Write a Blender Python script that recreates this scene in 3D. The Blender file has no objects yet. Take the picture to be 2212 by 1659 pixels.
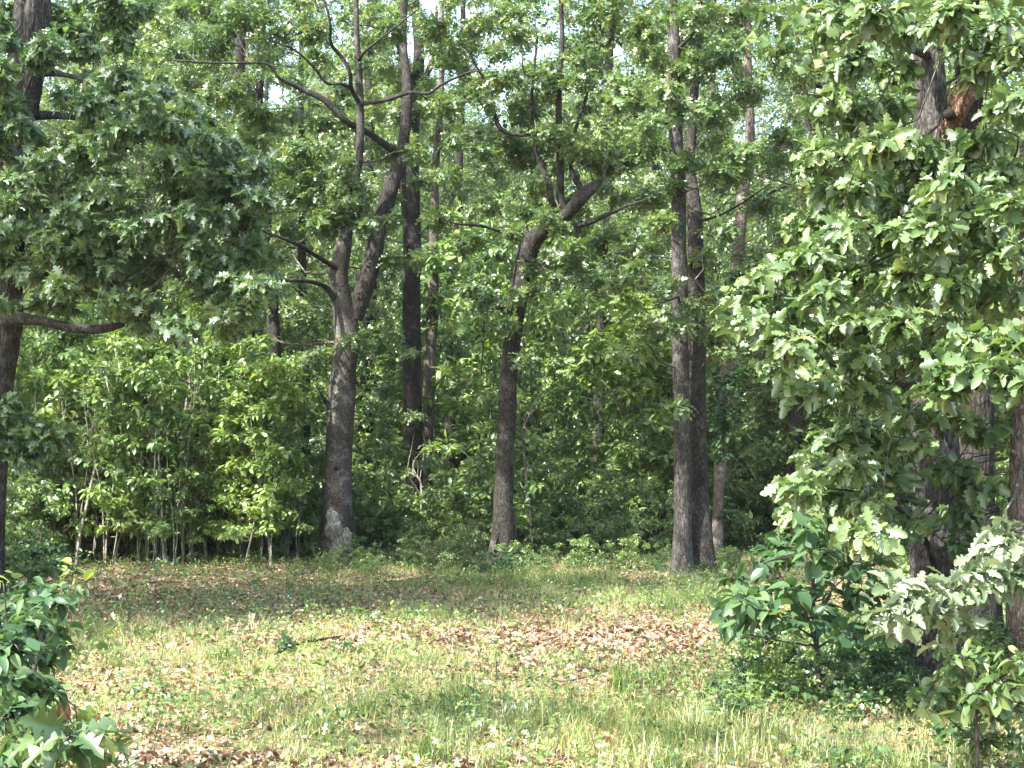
import bpy, math, random
import numpy as np
from mathutils import Vector, Matrix

# ------------------------------------------------------------------ camera, world, sun, exposure
sc = bpy.context.scene
COL = sc.collection
F, CX, CY, HZ, CAMH = 3404.0, 1106.0, 829.5, 973.0, 1.6      # photo measured at 2212 x 1659
PITCH = math.atan((HZ - CY) / F)
cam_d = bpy.data.cameras.new('camera'); cam = bpy.data.objects.new('camera', cam_d); COL.objects.link(cam)
cam.location = (0, 0, CAMH); cam.rotation_euler = (math.pi / 2 + PITCH, 0, 0)
cam_d.sensor_width = 36; cam_d.lens = 36 * F / 2212; cam_d.clip_start = 0.1; cam_d.clip_end = 1000
sc.camera = cam

SUN_EL, SUN_AZ = math.radians(50), math.atan2(-0.66, -0.58)   # azimuth from +Y towards +X
sun_dir = Vector((math.sin(SUN_AZ) * math.cos(SUN_EL), math.cos(SUN_AZ) * math.cos(SUN_EL), math.sin(SUN_EL)))
w = bpy.data.worlds.new("World"); sc.world = w; w.use_nodes = True
nt = w.node_tree; bg = nt.nodes['Background']
sky = nt.nodes.new('ShaderNodeTexSky'); sky.sky_type = 'NISHITA'; sky.sun_disc = False
sky.sun_elevation = SUN_EL; sky.sun_rotation = SUN_AZ; sky.dust_density = 3.0; sky.air_density = 1.3
nt.links.new(sky.outputs[0], bg.inputs[0]); bg.inputs[1].default_value = 0.15
sd = bpy.data.lights.new('sun', 'SUN'); so = bpy.data.objects.new('sun', sd); COL.objects.link(so)
sd.energy = 4.2; sd.angle = math.radians(0.5); sd.color = (1.0, 0.955, 0.88)
so.rotation_euler = sun_dir.to_track_quat('Z', 'Y').to_euler()
sc.view_settings.view_transform = 'Standard'; sc.view_settings.look = 'None'
sc.view_settings.gamma = 1.0; sc.view_settings.use_curve_mapping = False
sc.view_settings.exposure = 2.34
sc.cycles.max_bounces = 9; sc.cycles.diffuse_bounces = 7; sc.cycles.glossy_bounces = 2
sc.cycles.transmission_bounces = 4; sc.cycles.transparent_max_bounces = 4
sc.cycles.use_denoising = True
sc.cycles.caustics_reflective = False; sc.cycles.caustics_refractive = False

rng = np.random.RandomState(7)
CP, SP = math.cos(PITCH), math.sin(PITCH)

def at(px, py, Y):
    u = (px - CX) / F; v = -(py - CY) / F
    dy = CP - v * SP; dz = SP + v * CP; t = Y / dy
    return np.array((u * t, Y, CAMH + dz * t))

def to_px(P):
    P = np.asarray(P, float)
    y = P[..., 1]; z = P[..., 2] - CAMH
    d = y * CP + z * SP; v = -y * SP + z * CP
    d = np.where(d < 0.1, 0.1, d)
    return CX + F * P[..., 0] / d, CY - F * v / d

def ground_Y(py): return 1.6 * F / (py - HZ)

# ------------------------------------------------------------------ noise
_PT = rng.rand(4096)
def _h(i, j, k): return _PT[(i * 73 + j * 1531 + k * 2713 + (i * j) % 17 * 31) & 4095]
def vnoise(p, s=0):
    p = np.asarray(p, float)
    if p.shape[-1] == 2: p = np.concatenate([p, np.zeros(p.shape[:-1] + (1,))], -1)
    p = p + s * 17.31 + 500.0
    i = np.floor(p).astype(int); f = p - i; f = f * f * (3 - 2 * f)
    r = 0
    for a in (0, 1):
        for b in (0, 1):
            for c in (0, 1):
                wgt = (f[..., 0] if a else 1 - f[..., 0]) * (f[..., 1] if b else 1 - f[..., 1]) * (f[..., 2] if c else 1 - f[..., 2])
                r = r + wgt * _h(i[..., 0] + a, i[..., 1] + b, i[..., 2] + c)
    return r
def fbm(p, s=0): 
    p = np.asarray(p, float)
    return (vnoise(p, s) + .5 * vnoise(p * 2.1, s + 3) + .25 * vnoise(p * 4.3, s + 5)) / 1.75

def gz(x, y):
    p = np.stack([np.asarray(x, float), np.asarray(y, float)], -1)
    return (vnoise(p * 0.35, 2) - .5) * 0.10 + (vnoise(p * 1.4, 4) - .5) * 0.035

# ------------------------------------------------------------------ mesh accumulation
class Geo:
    def __init__(s): s.v = []; s.f = []; s.n = 0
    def add(s, v, faces):
        s.v.append(np.asarray(v, np.float32))
        for fa in faces: s.f.append(np.asarray(fa, np.int64) + s.n)
        s.n += len(v)
    def mesh(s, name, mat, smooth=True, origin=None):
        v = np.concatenate(s.v) if s.v else np.zeros((0, 3), np.float32)
        if origin is not None: v = v - np.asarray(origin, np.float32)
        me = bpy.data.meshes.new(name)
        me.vertices.add(len(v)); me.vertices.foreach_set('co', v.astype(np.float32).ravel())
        tot = np.concatenate([np.full(len(f), f.shape[1], np.int32) for f in s.f])
        idx = np.concatenate([f.ravel() for f in s.f]).astype(np.int32)
        me.loops.add(len(idx)); me.loops.foreach_set('vertex_index', idx)
        me.polygons.add(len(tot))
        me.polygons.foreach_set('loop_start', np.concatenate([[0], np.cumsum(tot)[:-1]]).astype(np.int32))
        me.polygons.foreach_set('loop_total', tot)
        me.polygons.foreach_set('use_smooth', np.full(len(tot), smooth))
        me.update(calc_edges=True); me.materials.append(mat)
        return me
    def obj(s, name, mat, parent=None, smooth=True, origin=None, kind=None):
        o = bpy.data.objects.new(name, s.mesh(name, mat, smooth, origin)); COL.objects.link(o)
        if parent is not None: o.parent = parent
        if kind: o['kind'] = kind
        return o

def root(name, label, cat, loc, group=None):
    o = bpy.data.objects.new(name, None); COL.objects.link(o)
    o.empty_display_size = 0.2; o.location = loc
    o['label'] = label; o['category'] = cat
    if group: o['group'] = group
    return o

def resample(pts, rad, step):
    P = np.asarray(pts, float); R = np.asarray(rad, float)
    n = len(P)
    if n == 2: PP = P
    ext = np.vstack([2 * P[0] - P[1], P, 2 * P[-1] - P[-2]])
    out = []; ro = []
    for i in range(n - 1):
        p0, p1, p2, p3 = ext[i:i + 4]
        L = np.linalg.norm(p2 - p1); k = max(1, int(math.ceil(L / step)))
        t = (np.arange(k) / k)[:, None]
        out.append(.5 * ((2 * p1) + (-p0 + p2) * t + (2 * p0 - 5 * p1 + 4 * p2 - p3) * t * t + (-p0 + 3 * p1 - 3 * p2 + p3) * t ** 3))
        ro.append(R[i] + (R[i + 1] - R[i]) * t[:, 0])
    out.append(P[-1:]); ro.append(R[-1:])
    return np.vstack(out), np.concatenate(ro)

def tube(g, pts, rad, sides=8, step=0.3, rough=0.0, ridge=0.0, rfreq=14., cap=True, flare=0.0, wob=0.0, seed=0):
    P, R = resample(pts, rad, step)
    if wob:
        q = np.arange(len(P))[:, None] * step
        env = np.minimum(1, np.arange(len(P)) / 3.0)
        for a in (0, 1, 2): P[:, a] += env * wob * (vnoise(np.concatenate([q * 1.7, q * 0 + a * 9 + seed * 3.3], 1)) - .5) * 2
    n = len(P)
    T = np.gradient(P, axis=0); T /= np.linalg.norm(T, axis=1)[:, None] + 1e-9
    N = np.zeros_like(P); a = np.array([1., 0, 0]) if abs(T[0, 0]) < .8 else np.array([0, 1., 0])
    for i in range(n):
        a = a - T[i] * np.dot(a, T[i]); a = a / (np.linalg.norm(a) + 1e-9); N[i] = a
    B = np.cross(T, N)
    th = np.linspace(0, 2 * math.pi, sides, endpoint=False)
    s = np.concatenate([[0], np.cumsum(np.linalg.norm(np.diff(P, axis=0), axis=1))])
    rr = np.repeat(R[:, None], sides, 1)
    cyl = np.stack([np.cos(th)[None] + 0 * s[:, None], np.sin(th)[None] + 0 * s[:, None], s[:, None] + 0 * th[None]], -1)
    if rough: rr = rr * (1 + rough * (fbm(cyl * [1.3, 1.3, 1.6], seed) - .5) * 2)
    if ridge:
        c2 = cyl * [rfreq * .5, rfreq * .5, 5.0]
        c2[..., 0] += 1.6 * vnoise(cyl * [2, 2, 3.2], seed + 8)
        rd = 1 - np.abs(vnoise(c2, seed + 1) - .5) * 4
        rd = np.clip(rd, -0.3, 1)
        c3 = cyl * [rfreq * 1.2, rfreq * 1.2, 7]
        rr = rr - ridge * np.maximum(rd, 0) ** 1.5 + ridge * .5 * (vnoise(c3, seed + 2) - .5)
    if flare:
        fl = np.exp(-s / 0.28)[:, None] * flare
        rr = rr * (1 + fl * (1 + .6 * np.sin(th * 5 + seed)[None]))
    V = P[:, None] + rr[..., None] * (np.cos(th)[None, :, None] * N[:, None] + np.sin(th)[None, :, None] * B[:, None])
    V = V.reshape(-1, 3)
    i = np.arange(n - 1)[:, None] * sides; j = np.arange(sides)[None]; j2 = (j + 1) % sides
    q = np.stack([i + j, i + j2, i + sides + j2, i + sides + j], -1).reshape(-1, 4)
    fs = [q]
    if cap: fs.append(((n - 1) * sides + np.arange(sides))[None])
    g.add(V, fs)
    return P, R

def twigs(g, A, Bp, r0, r1):
    """many straight 3-sided tapering twigs A->B at once, bent in the middle"""
    A = np.asarray(A); Bp = np.asarray(Bp); n = len(A)
    if n == 0: return
    D = Bp - A; L = np.linalg.norm(D, axis=1)[:, None] + 1e-6
    M = (A + Bp) / 2 + rng.normal(0, 1, (n, 3)) * L * .07; M[:, 2] += L[:, 0] * .05
    T = D / L; a = np.tile([[.3, .2, .9]], (n, 1)); N = np.cross(T, a); N /= np.linalg.norm(N, axis=1)[:, None] + 1e-6; B2 = np.cross(T, N)
    V = []
    for c, r in ((A, r0), (M, (np.asarray(r0) + r1) / 2), (Bp, r1)):
        r = np.broadcast_to(np.asarray(r, float), (n,))[:, None]
        for k in range(3):
            t = k * 2.0944; V.append(c + r * (math.cos(t) * N + math.sin(t) * B2))
    V = np.stack(V, 1).reshape(-1, 3)
    o = (np.arange(n) * 9)[:, None, None]
    q = np.array([[a0 + k, a0 + (k + 1) % 3, a0 + 3 + (k + 1) % 3, a0 + 3 + k] for a0 in (0, 3) for k in range(3)])
    g.add(V, [(q[None] + o).reshape(-1, 4)])

# ------------------------------------------------------------------ leaf shapes: stalk at origin, tip at +Y, upper side +Z
def leaf_template(half, mids, fold=.22, droop=.25, cup=.0, tris=None):
    """half: outline points of one side; mids: midrib ys; tris: list of index tuples ('m',i)/('h',i)"""
    V = [(0, y) for y in mids] + [(x, y) for x, y in half] + [(-x, y) for x, y in half]
    nm, nh = len(mids), len(half)
    V3 = []
    for x, y in V: V3.append((x, y, fold * abs(x) - droop * y * y + cup * math.sin(y * 9) * abs(x)))
    f3, f4 = [], []
    for t in tris:
        for side in (0, 1):
            idx = [(i if k == 'm' else nm + side * nh + i) for k, i in t]
            if side: idx = idx[::-1]
            (f3 if len(idx) == 3 else f4).append(idx)
    fs = []
    if f3: fs.append(np.array(f3))
    if f4: fs.append(np.array(f4))
    return np.array(V3, float), fs
m_, h_ = (lambda i: ('m', i)), (lambda i: ('h', i))
# cheap lobed oak leaf (14 triangles) for trees twenty metres off
L_LOBE = leaf_template([(.24, .30), (.36, .62), (.22, .92)], [0, .14, .40, .50, .72, .80, 1.0], .25, .3,
    tris=[(m_(0), h_(0), m_(2)), (m_(2), h_(1), m_(4)), (m_(4), h_(2), m_(6))])
# far leaf, four triangles
L_FAR = leaf_template([(.30, .45)], [0, 1.0], .3, .3, tris=[(m_(0), h_(0), m_(1))])
L_FARO = leaf_template([(.22, .28), (.34, .70)], [0, .5, 1.0], .3, .3, tris=[(m_(0), h_(0), m_(1)), (m_(1), h_(1), m_(2))])
# elliptic leaf of the understorey
L_ELL = leaf_template([(.19, .22), (.27, .52), (.15, .82)], [0, .3, .65, 1.0], .25, .3,
    tris=[(m_(0), h_(0), m_(1)), (m_(1), h_(0), h_(1), m_(2)), (m_(2), h_(1), h_(2), m_(3))])
# detailed white oak leaf (rounded lobes)
_wo = [(.04, .10), (.17, .20), (.22, .27), (.13, .34), (.30, .43), (.37, .52), (.18, .55), (.36, .66), (.36, .75), (.18, .76), (.22, .90), (.11, .98)]
L_WHITE = leaf_template(_wo, [0, .34, .55, .76, 1.0], .34, .42, .22,
    tris=[(m_(0), h_(0), h_(3), m_(1)), (h_(0), h_(1), h_(2), h_(3)), (m_(1), h_(3), h_(6), m_(2)), (h_(3), h_(4), h_(5), h_(6)),
          (m_(2), h_(6), h_(9), m_(3)), (h_(6), h_(7), h_(8), h_(9)), (m_(3), h_(9), h_(11), m_(4)), (h_(9), h_(10), h_(11))])
# detailed red oak leaf (pointed lobes, narrow sinuses)
_ro = [(.05, .18), (.30, .24), (.09, .34), (.42, .46), (.37, .52), (.10, .55), (.40, .76), (.30, .77), (.09, .78), (.15, .92)]
L_RED = leaf_template(_ro, [0, .34, .55, .78, 1.0], .3, .45, .18,
    tris=[(m_(0), h_(0), h_(2), m_(1)), (h_(0), h_(1), h_(2)), (m_(1), h_(2), h_(5), m_(2)), (h_(2), h_(3), h_(4), h_(5)),
          (m_(2), h_(5), h_(8), m_(3)), (h_(5), h_(6), h_(7), h_(8)), (m_(3), h_(8), h_(9), m_(4))])
# detailed smooth leaf for the near saplings
L_OVAL = leaf_template([(.10, .10), (.22, .24), (.29, .42), (.28, .60), (.19, .80), (.08, .93)], [0, .2, .42, .62, .82, 1.0], .3, .35, .04,
    tris=[(m_(0), h_(0), m_(1)), (m_(1), h_(0), h_(1), m_(2)), (m_(2), h_(1), h_(2)), (m_(2), h_(2), h_(3), m_(3)), (m_(3), h_(3), h_(4), m_(4)), (m_(4), h_(4), h_(5), m_(5))])
# dead curled leaf on the ground
L_DEAD = leaf_template([(.26, .30), (.34, .62)], [0, .5, 1.0], .75, .1, tris=[(m_(0), h_(0), m_(1)), (m_(1), h_(0), h_(1)), (m_(1), h_(1), m_(2))])

def nrm(a): return a / (np.linalg.norm(a, axis=-1, keepdims=True) + 1e-9)

def leaf_frames(fwd, nor):
    f = nrm(fwd); n = nrm(nor - f * np.sum(nor * f, 1, keepdims=True)); x = np.cross(f, n)
    return np.stack([x, f, n], 1)      # rows: image of x, y, z

def add_leaves(g, tmpl, P, R, S):
    V, fs = tmpl
    if len(P) == 0: return
    n_ = len(P); q = np.stack([rng.uniform(.7, 1.2, n_), np.ones(n_), rng.uniform(.1, 2.1, n_)], 1)
    W = P[:, None] + S[:, None, None] * np.einsum('vk,nkj->nvj', V, R * q[:, :, None])
    off = (np.arange(len(P)) * len(V))[:, None, None]
    g.add(W.reshape(-1, 3), [(f[None] + off).reshape(-1, f.shape[1]) for f in fs])

def spray(tips, outd, nper, size, spread=.16, tilt=.55, upw=1.0, sizevar=.38):
    """rosettes of leaves round every tip"""
    n = len(tips); k = nper
    T = np.repeat(tips, k, 0); O = np.repeat(outd, k, 0)
    rd = rng.normal(0, 1, (n * k, 3)); rd[:, 2] *= .55
    f = nrm(O * .55 + nrm(rd) * 1.0 + np.array([0, 0, -.18]))
    back = rng.rand(n * k, 1) * spread
    P = T - O * back + rd * .02
    nn = np.array([0, 0, upw]) + rng.normal(0, tilt, (n * k, 3)) + O * .25
    S = size * (1 + rng.uniform(-sizevar, sizevar, n * k))
    return P, leaf_frames(f, nn), S

def clump_tips(c, r, n, flat=.8, hollow=.35):
    """tips through an ellipsoid, denser to its outside, with holes"""
    d = nrm(rng.normal(0, 1, (n * 3, 3)))
    rad = hollow + (1 - hollow) * rng.rand(n * 3, 1) ** .6
    p = d * rad
    nz = vnoise(p * 2.3 + np.asarray(c)[None] * 1.1, 11)
    keep = np.argsort(-(nz + .25 * rng.rand(len(nz))))[:n]
    p = p[keep]
    P = np.asarray(c) + p * np.asarray(r) * [1, 1, flat]
    return P, nrm(p * [1, 1, .6])

# ------------------------------------------------------------------ materials
def N(nt, t, **k):
    n = nt.nodes.new(t)
    for a, b in k.items(): setattr(n, a, b)
    return n

def ramp(nt, fac, stops):
    r = N(nt, 'ShaderNodeValToRGB'); e = r.color_ramp.elements
    while len(e) < len(stops): e.new(.5)
    for i, (p, c) in enumerate(stops): e[i].position = p; e[i].color = (*c, 1)
    nt.links.new(fac, r.inputs[0]); return r.outputs[0]

def leaf_mat(name, stops, trans=.38, tcol=(1.4, 1.45, .60), gloss=.10, rough=.38, under=1.12, vein=0):
    m = bpy.data.materials.new(name); m.use_nodes = True; nt = m.node_tree; nt.nodes.clear(); L = nt.links.new
    out = N(nt, 'ShaderNodeOutputMaterial'); geo = N(nt, 'ShaderNodeNewGeometry'); oi = N(nt, 'ShaderNodeObjectInfo')
    ad = N(nt, 'ShaderNodeMath', operation='ADD'); L(geo.outputs['Random Per Island'], ad.inputs[0]); L(oi.outputs['Random'], ad.inputs[1])
    fr = N(nt, 'ShaderNodeMath', operation='FRACT'); L(ad.outputs[0], fr.inputs[0])
    col = ramp(nt, fr.outputs[0], stops)
    tc = N(nt, 'ShaderNodeTexCoord'); nz = N(nt, 'ShaderNodeTexNoise'); nz.inputs['Scale'].default_value = .9; nz.inputs['Detail'].default_value = 2
    L(geo.outputs['Position'], nz.inputs['Vector'])
    mr = N(nt, 'ShaderNodeMapRange'); mr.inputs[1].default_value = .3; mr.inputs[2].default_value = .7; mr.inputs[3].default_value = .75; mr.inputs[4].default_value = 1.3
    L(nz.outputs[0], mr.inputs[0])
    hv = N(nt, 'ShaderNodeHueSaturation'); L(col, hv.inputs['Color']); L(mr.outputs[0], hv.inputs['Value'])
    mh = N(nt, 'ShaderNodeMapRange'); mh.inputs[3].default_value = .485; mh.inputs[4].default_value = .515; L(nz.outputs[0], mh.inputs[0]); mh.inputs[1].default_value = .65; mh.inputs[2].default_value = .35
    L(mh.outputs[0], hv.inputs['Hue'])
    # paler underside
    un = N(nt, 'ShaderNodeMix', data_type='RGBA', blend_type='MULTIPLY'); un.inputs[7].default_value = (under, under, under * 1.05, 1)
    L(geo.outputs['Backfacing'], un.inputs[0]); L(hv.outputs[0], un.inputs[6])
    tm = N(nt, 'ShaderNodeMix', data_type='RGBA', blend_type='MULTIPLY'); tm.inputs[0].default_value = 1; tm.inputs[7].default_value = (*tcol, 1); L(hv.outputs[0], tm.inputs[6])
    df = N(nt, 'ShaderNodeBsdfDiffuse'); L(un.outputs[2], df.inputs[0])
    tr = N(nt, 'ShaderNodeBsdfTranslucent'); L(tm.outputs[2], tr.inputs[0])
    mx = N(nt, 'ShaderNodeMixShader'); mx.inputs[0].default_value = trans; L(df.outputs[0], mx.inputs[1]); L(tr.outputs[0], mx.inputs[2])
    gl = N(nt, 'ShaderNodeBsdfGlossy'); gl.inputs['Roughness'].default_value = rough; gl.inputs[0].default_value = (1, 1, 1, 1)
    lw = N(nt, 'ShaderNodeLayerWeight'); lw.inputs[0].default_value = .25
    gm = N(nt, 'ShaderNodeMath', operation='MULTIPLY_ADD'); L(lw.outputs['Fresnel'], gm.inputs[0]); gm.inputs[1].default_value = gloss * 1.5; gm.inputs[2].default_value = gloss * .5
    m2 = N(nt, 'ShaderNodeMixShader'); L(gm.outputs[0], m2.inputs[0]); L(mx.outputs[0], m2.inputs[1]); L(gl.outputs[0], m2.inputs[2])
    L(m2.outputs[0], out.inputs[0]); return m

M_OAK = leaf_mat('oak_leaf', [(0, (0.048, 0.093, 0.031)), (.35, (0.073, 0.133, 0.046)), (.7, (0.101, 0.161, 0.056)), (.93, (0.145, 0.196, 0.063)), (1, (0.222, 0.236, 0.084))], gloss=.08)
M_BLUE = leaf_mat('pin_oak_leaf', [(0, (.055, .105, .046)), (.5, (.092, .160, .068)), (.9, (.125, .20, .08)), (1, (.18, .24, .08))], gloss=.10)
M_WHITE = leaf_mat('white_oak_leaf', [(0, (0.058, 0.108, 0.038)), (.5, (0.092, 0.151, 0.054)), (.94, (0.120, 0.186, 0.064)), (1, (0.210, 0.257, 0.083))], trans=.32, tcol=(1.25, 1.4, .6), gloss=.09, rough=.42, under=1.1)
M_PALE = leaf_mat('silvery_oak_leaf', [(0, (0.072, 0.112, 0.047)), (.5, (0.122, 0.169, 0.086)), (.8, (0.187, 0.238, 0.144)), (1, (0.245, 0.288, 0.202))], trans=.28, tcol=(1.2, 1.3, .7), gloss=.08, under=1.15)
M_UNDER = leaf_mat('undergrowth_leaf', [(0, (0.082, 0.146, 0.040)), (.5, (0.125, 0.214, 0.063)), (.9, (0.187, 0.281, 0.080)), (1, (0.312, 0.343, 0.110))], gloss=.09)
M_FRESH = leaf_mat('fresh_leaf', [(0, (0.099, 0.172, 0.044)), (.5, (0.148, 0.237, 0.065)), (1, (0.266, 0.344, 0.097))], gloss=.08)
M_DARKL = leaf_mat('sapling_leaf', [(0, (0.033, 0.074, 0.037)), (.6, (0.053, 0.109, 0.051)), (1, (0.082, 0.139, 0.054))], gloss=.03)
M_FAR = leaf_mat('far_leaf', [(0, (0.077, 0.126, 0.049)), (.4, (0.113, 0.177, 0.065)), (.8, (0.154, 0.221, 0.083)), (1, (0.267, 0.283, 0.124))], gloss=.08)
M_GRASS = leaf_mat('grass_blade', [(0, (0.104, 0.156, 0.046)), (.35, (0.167, 0.217, 0.069)), (.65, (0.258, 0.292, 0.110)), (.85, (0.362, 0.363, 0.175)), (1, (0.476, 0.423, 0.258))], trans=.35, tcol=(1.2, 1.2, .75), gloss=.04)
M_GRASSG = leaf_mat('green_grass_blade', [(0, (.05, .095, .022)), (.5, (.09, .15, .035)), (1, (.16, .22, .06))], trans=.35, gloss=.04)
M_STRAW = leaf_mat('dry_stalk', [(0, (.36, .26, .13)), (1, (.50, .40, .24))], trans=.1, tcol=(1, 1, 1), gloss=.04)
M_LITTER = leaf_mat('dead_leaf', [(0, (.07, .04, .026)), (.3, (.16, .09, .055)), (.6, (.29, .185, .12)), (.85, (.42, .30, .20)), (1, (.55, .43, .31))], trans=.12, tcol=(1.2, .9, .6), gloss=.03, rough=.6)
M_DEADL = leaf_mat('withered_leaf', [(0, (.14, .075, .04)), (1, (.34, .19, .10))], trans=.25, tcol=(1.3, 1, .6), gloss=.03)

def bark_mat(name, dark, light, lichen=(.30, .31, .28), lich=.25, scale=15, bump=.6, zs=.2):
    m = bpy.data.materials.new(name); m.use_nodes = True; nt = m.node_tree; L = nt.links.new; b = nt.nodes['Principled BSDF']
    tc = N(nt, 'ShaderNodeNewGeometry')
    wn = N(nt, 'ShaderNodeTexNoise'); wn.inputs['Scale'].default_value = 7; wn.inputs['Detail'].default_value = 3; L(tc.outputs['Position'], wn.inputs['Vector'])
    ws = N(nt, 'ShaderNodeVectorMath', operation='SCALE'); L(wn.outputs['Color'], ws.inputs[0]); ws.inputs['Scale'].default_value = .10
    wa = N(nt, 'ShaderNodeVectorMath', operation='ADD'); L(tc.outputs['Position'], wa.inputs[0]); L(ws.outputs[0], wa.inputs[1])
    mp = N(nt, 'ShaderNodeMapping'); mp.inputs['Scale'].default_value = (scale, scale, scale * zs); L(wa.outputs[0], mp.inputs[0])
    n1 = N(nt, 'ShaderNodeTexNoise'); n1.inputs['Scale'].default_value = 3.2; n1.inputs['Detail'].default_value = 8; n1.inputs['Roughness'].default_value = .75; L(mp.outputs[0], n1.inputs['Vector'])
    v1 = N(nt, 'ShaderNodeTexVoronoi', feature='DISTANCE_TO_EDGE'); v1.inputs['Scale'].default_value = 3.0; L(mp.outputs[0], v1.inputs['Vector'])
    mr = N(nt, 'ShaderNodeMapRange'); mr.inputs[1].default_value = 0; mr.inputs[2].default_value = .30; mr.inputs[3].default_value = .5
    mu = N(nt, 'ShaderNodeMath', operation='MULTIPLY'); L(v1.outputs['Distance'], mr.inputs[0]); L(mr.outputs[0], mu.inputs[0]); L(n1.outputs[0], mu.inputs[1])
    c = ramp(nt, mu.outputs[0], [(.14, tuple(x * .5 for x in dark)), (.3, dark), (.52, light), (.68, tuple(x * 1.45 for x in light))])
    n2 = N(nt, 'ShaderNodeTexNoise'); n2.inputs['Scale'].default_value = 5.5; n2.inputs['Detail'].default_value = 9; n2.inputs['Roughness'].default_value = .75; L(tc.outputs['Position'], n2.inputs['Vector'])
    lr = N(nt, 'ShaderNodeMapRange'); lr.inputs[1].default_value = .52; lr.inputs[2].default_value = .62; lr.inputs[4].default_value = lich; L(n2.outputs[0], lr.inputs[0])
    mx = N(nt, 'ShaderNodeMix', data_type='RGBA'); L(lr.outputs[0], mx.inputs[0]); L(c, mx.inputs[6]); mx.inputs[7].default_value = (*lichen, 1)
    n3 = N(nt, 'ShaderNodeTexNoise'); n3.inputs['Scale'].default_value = 1.3; n3.inputs['Detail'].default_value = 3; L(tc.outputs['Position'], n3.inputs['Vector'])
    m3 = N(nt, 'ShaderNodeMapRange'); m3.inputs[1].default_value = .3; m3.inputs[2].default_value = .7; m3.inputs[3].default_value = .6; m3.inputs[4].default_value = 1.35; L(n3.outputs[0], m3.inputs[0])
    hs = N(nt, 'ShaderNodeHueSaturation'); L(mx.outputs[2], hs.inputs['Color']); L(m3.outputs[0], hs.inputs['Value'])
    L(hs.outputs[0], b.inputs['Base Color']); b.inputs['Roughness'].default_value = .93; b.inputs['Specular IOR Level'].default_value = .2
    bp = N(nt, 'ShaderNodeBump'); bp.inputs['Strength'].default_value = bump; bp.inputs['Distance'].default_value = .04; L(mu.outputs[0], bp.inputs['Height']); L(bp.outputs[0], b.inputs['Normal'])
    return m
B_GREY = bark_mat('grey_bark', (.028, .026, .025), (.092, .085, .080), zs=.13)
B_DARK = bark_mat('dark_bark', (.018, .016, .015), (.055, .049, .044), lich=.16)
B_SMOOTH = bark_mat('mottled_bark', (.036, .033, .030), (.090, .082, .075), lichen=(.22, .22, .20), lich=.45, scale=16, zs=.5, bump=.3)
B_PALE = bark_mat('pale_bark', (.20, .18, .15), (.42, .39, .34), lich=.2, scale=12, bump=.2)
B_TAN = bark_mat('tan_bark', (.075, .062, .052), (.19, .16, .14), lich=.2)
B_TWIG = bark_mat('twig_bark', (.04, .036, .032), (.11, .10, .088), lich=.4, scale=20, bump=.1)
B_ROT = bark_mat('rotten_wood', (.11, .065, .042), (.34, .235, .165), lich=.0, scale=16, bump=1)
B_BLACK = bark_mat('black_bark', (.010, .010, .010), (.032, .030, .028), lich=.0)
B_LICH = bark_mat('lichen_bark', (.15, .145, .13), (.38, .37, .34), lichen=(.50, .50, .46), lich=.8, scale=12, bump=1)

def ground_mat():
    m = bpy.data.materials.new('forest_floor'); m.use_nodes = True; nt = m.node_tree; L = nt.links.new; b = nt.nodes['Principled BSDF']
    g = N(nt, 'ShaderNodeNewGeometry')
    v = N(nt, 'ShaderNodeTexVoronoi'); v.inputs['Scale'].default_value = 26; L(g.outputs['Position'], v.inputs['Vector'])
    c = ramp(nt, v.outputs['Color'], [(0, (.07, .045, .03)), (.4, (.17, .11, .07)), (.8, (.28, .19, .13)), (1, (.36, .27, .19))])
    n = N(nt, 'ShaderNodeTexNoise'); n.inputs['Scale'].default_value = 1.1; n.inputs['Detail'].default_value = 6; L(g.outputs['Position'], n.inputs['Vector'])
    mr = N(nt, 'ShaderNodeMapRange'); mr.inputs[1].default_value = .42; mr.inputs[2].default_value = .62; mr.inputs[4].default_value = .65; L(n.outputs[0], mr.inputs[0])
    n3 = N(nt, 'ShaderNodeTexNoise'); n3.inputs['Scale'].default_value = 22; n3.inputs['Detail'].default_value = 3; L(g.outputs['Position'], n3.inputs['Vector'])
    gr = ramp(nt, n3.outputs[0], [(.3, (.05, .08, .02)), (.6, (.12, .16, .045)), (.8, (.20, .22, .08))])
    mx = N(nt, 'ShaderNodeMix', data_type='RGBA'); L(mr.outputs[0], mx.inputs[0]); L(c, mx.inputs[6]); L(gr, mx.inputs[7])
    L(mx.outputs[2], b.inputs['Base Color']); b.inputs['Roughness'].default_value = .95; b.inputs['Specular IOR Level'].default_value = .1
    bp = N(nt, 'ShaderNodeBump'); bp.inputs['Strength'].default_value = .7; bp.inputs['Distance'].default_value = .03; L(v.outputs['Distance'], bp.inputs['Height']); L(bp.outputs[0], b.inputs['Normal'])
    return m

# ------------------------------------------------------------------ ground
def make_ground():
    a = np.concatenate([np.linspace(-400, -30, 12), np.linspace(-28, 28, 160), np.linspace(30, 400, 12)])
    b = np.concatenate([np.linspace(-300, -14, 8), np.linspace(-12, 60, 220), np.linspace(64, 500, 16)])
    X, Y = np.meshgrid(a, b); Z = gz(X, Y)
    V = np.stack([X, Y, Z], -1).reshape(-1, 3); nx, ny = len(a), len(b)
    i = np.arange(ny - 1)[:, None] * nx + np.arange(nx - 1)[None]
    q = np.stack([i, i + 1, i + nx + 1, i + nx], -1).reshape(-1, 4)
    g = Geo(); g.add(V, [q]); g.obj('ground', ground_mat(), kind='structure')
make_ground()

# ------------------------------------------------------------------ tree building
def path_from_px(pts):
    """pts: (px, py, Y, width px) -> points and radii in metres"""
    P = [at(a, b, Y) for a, b, Y, wd in pts]; R = [wd / 2 / F * Y for a, b, Y, wd in pts]
    return P, R

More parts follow.
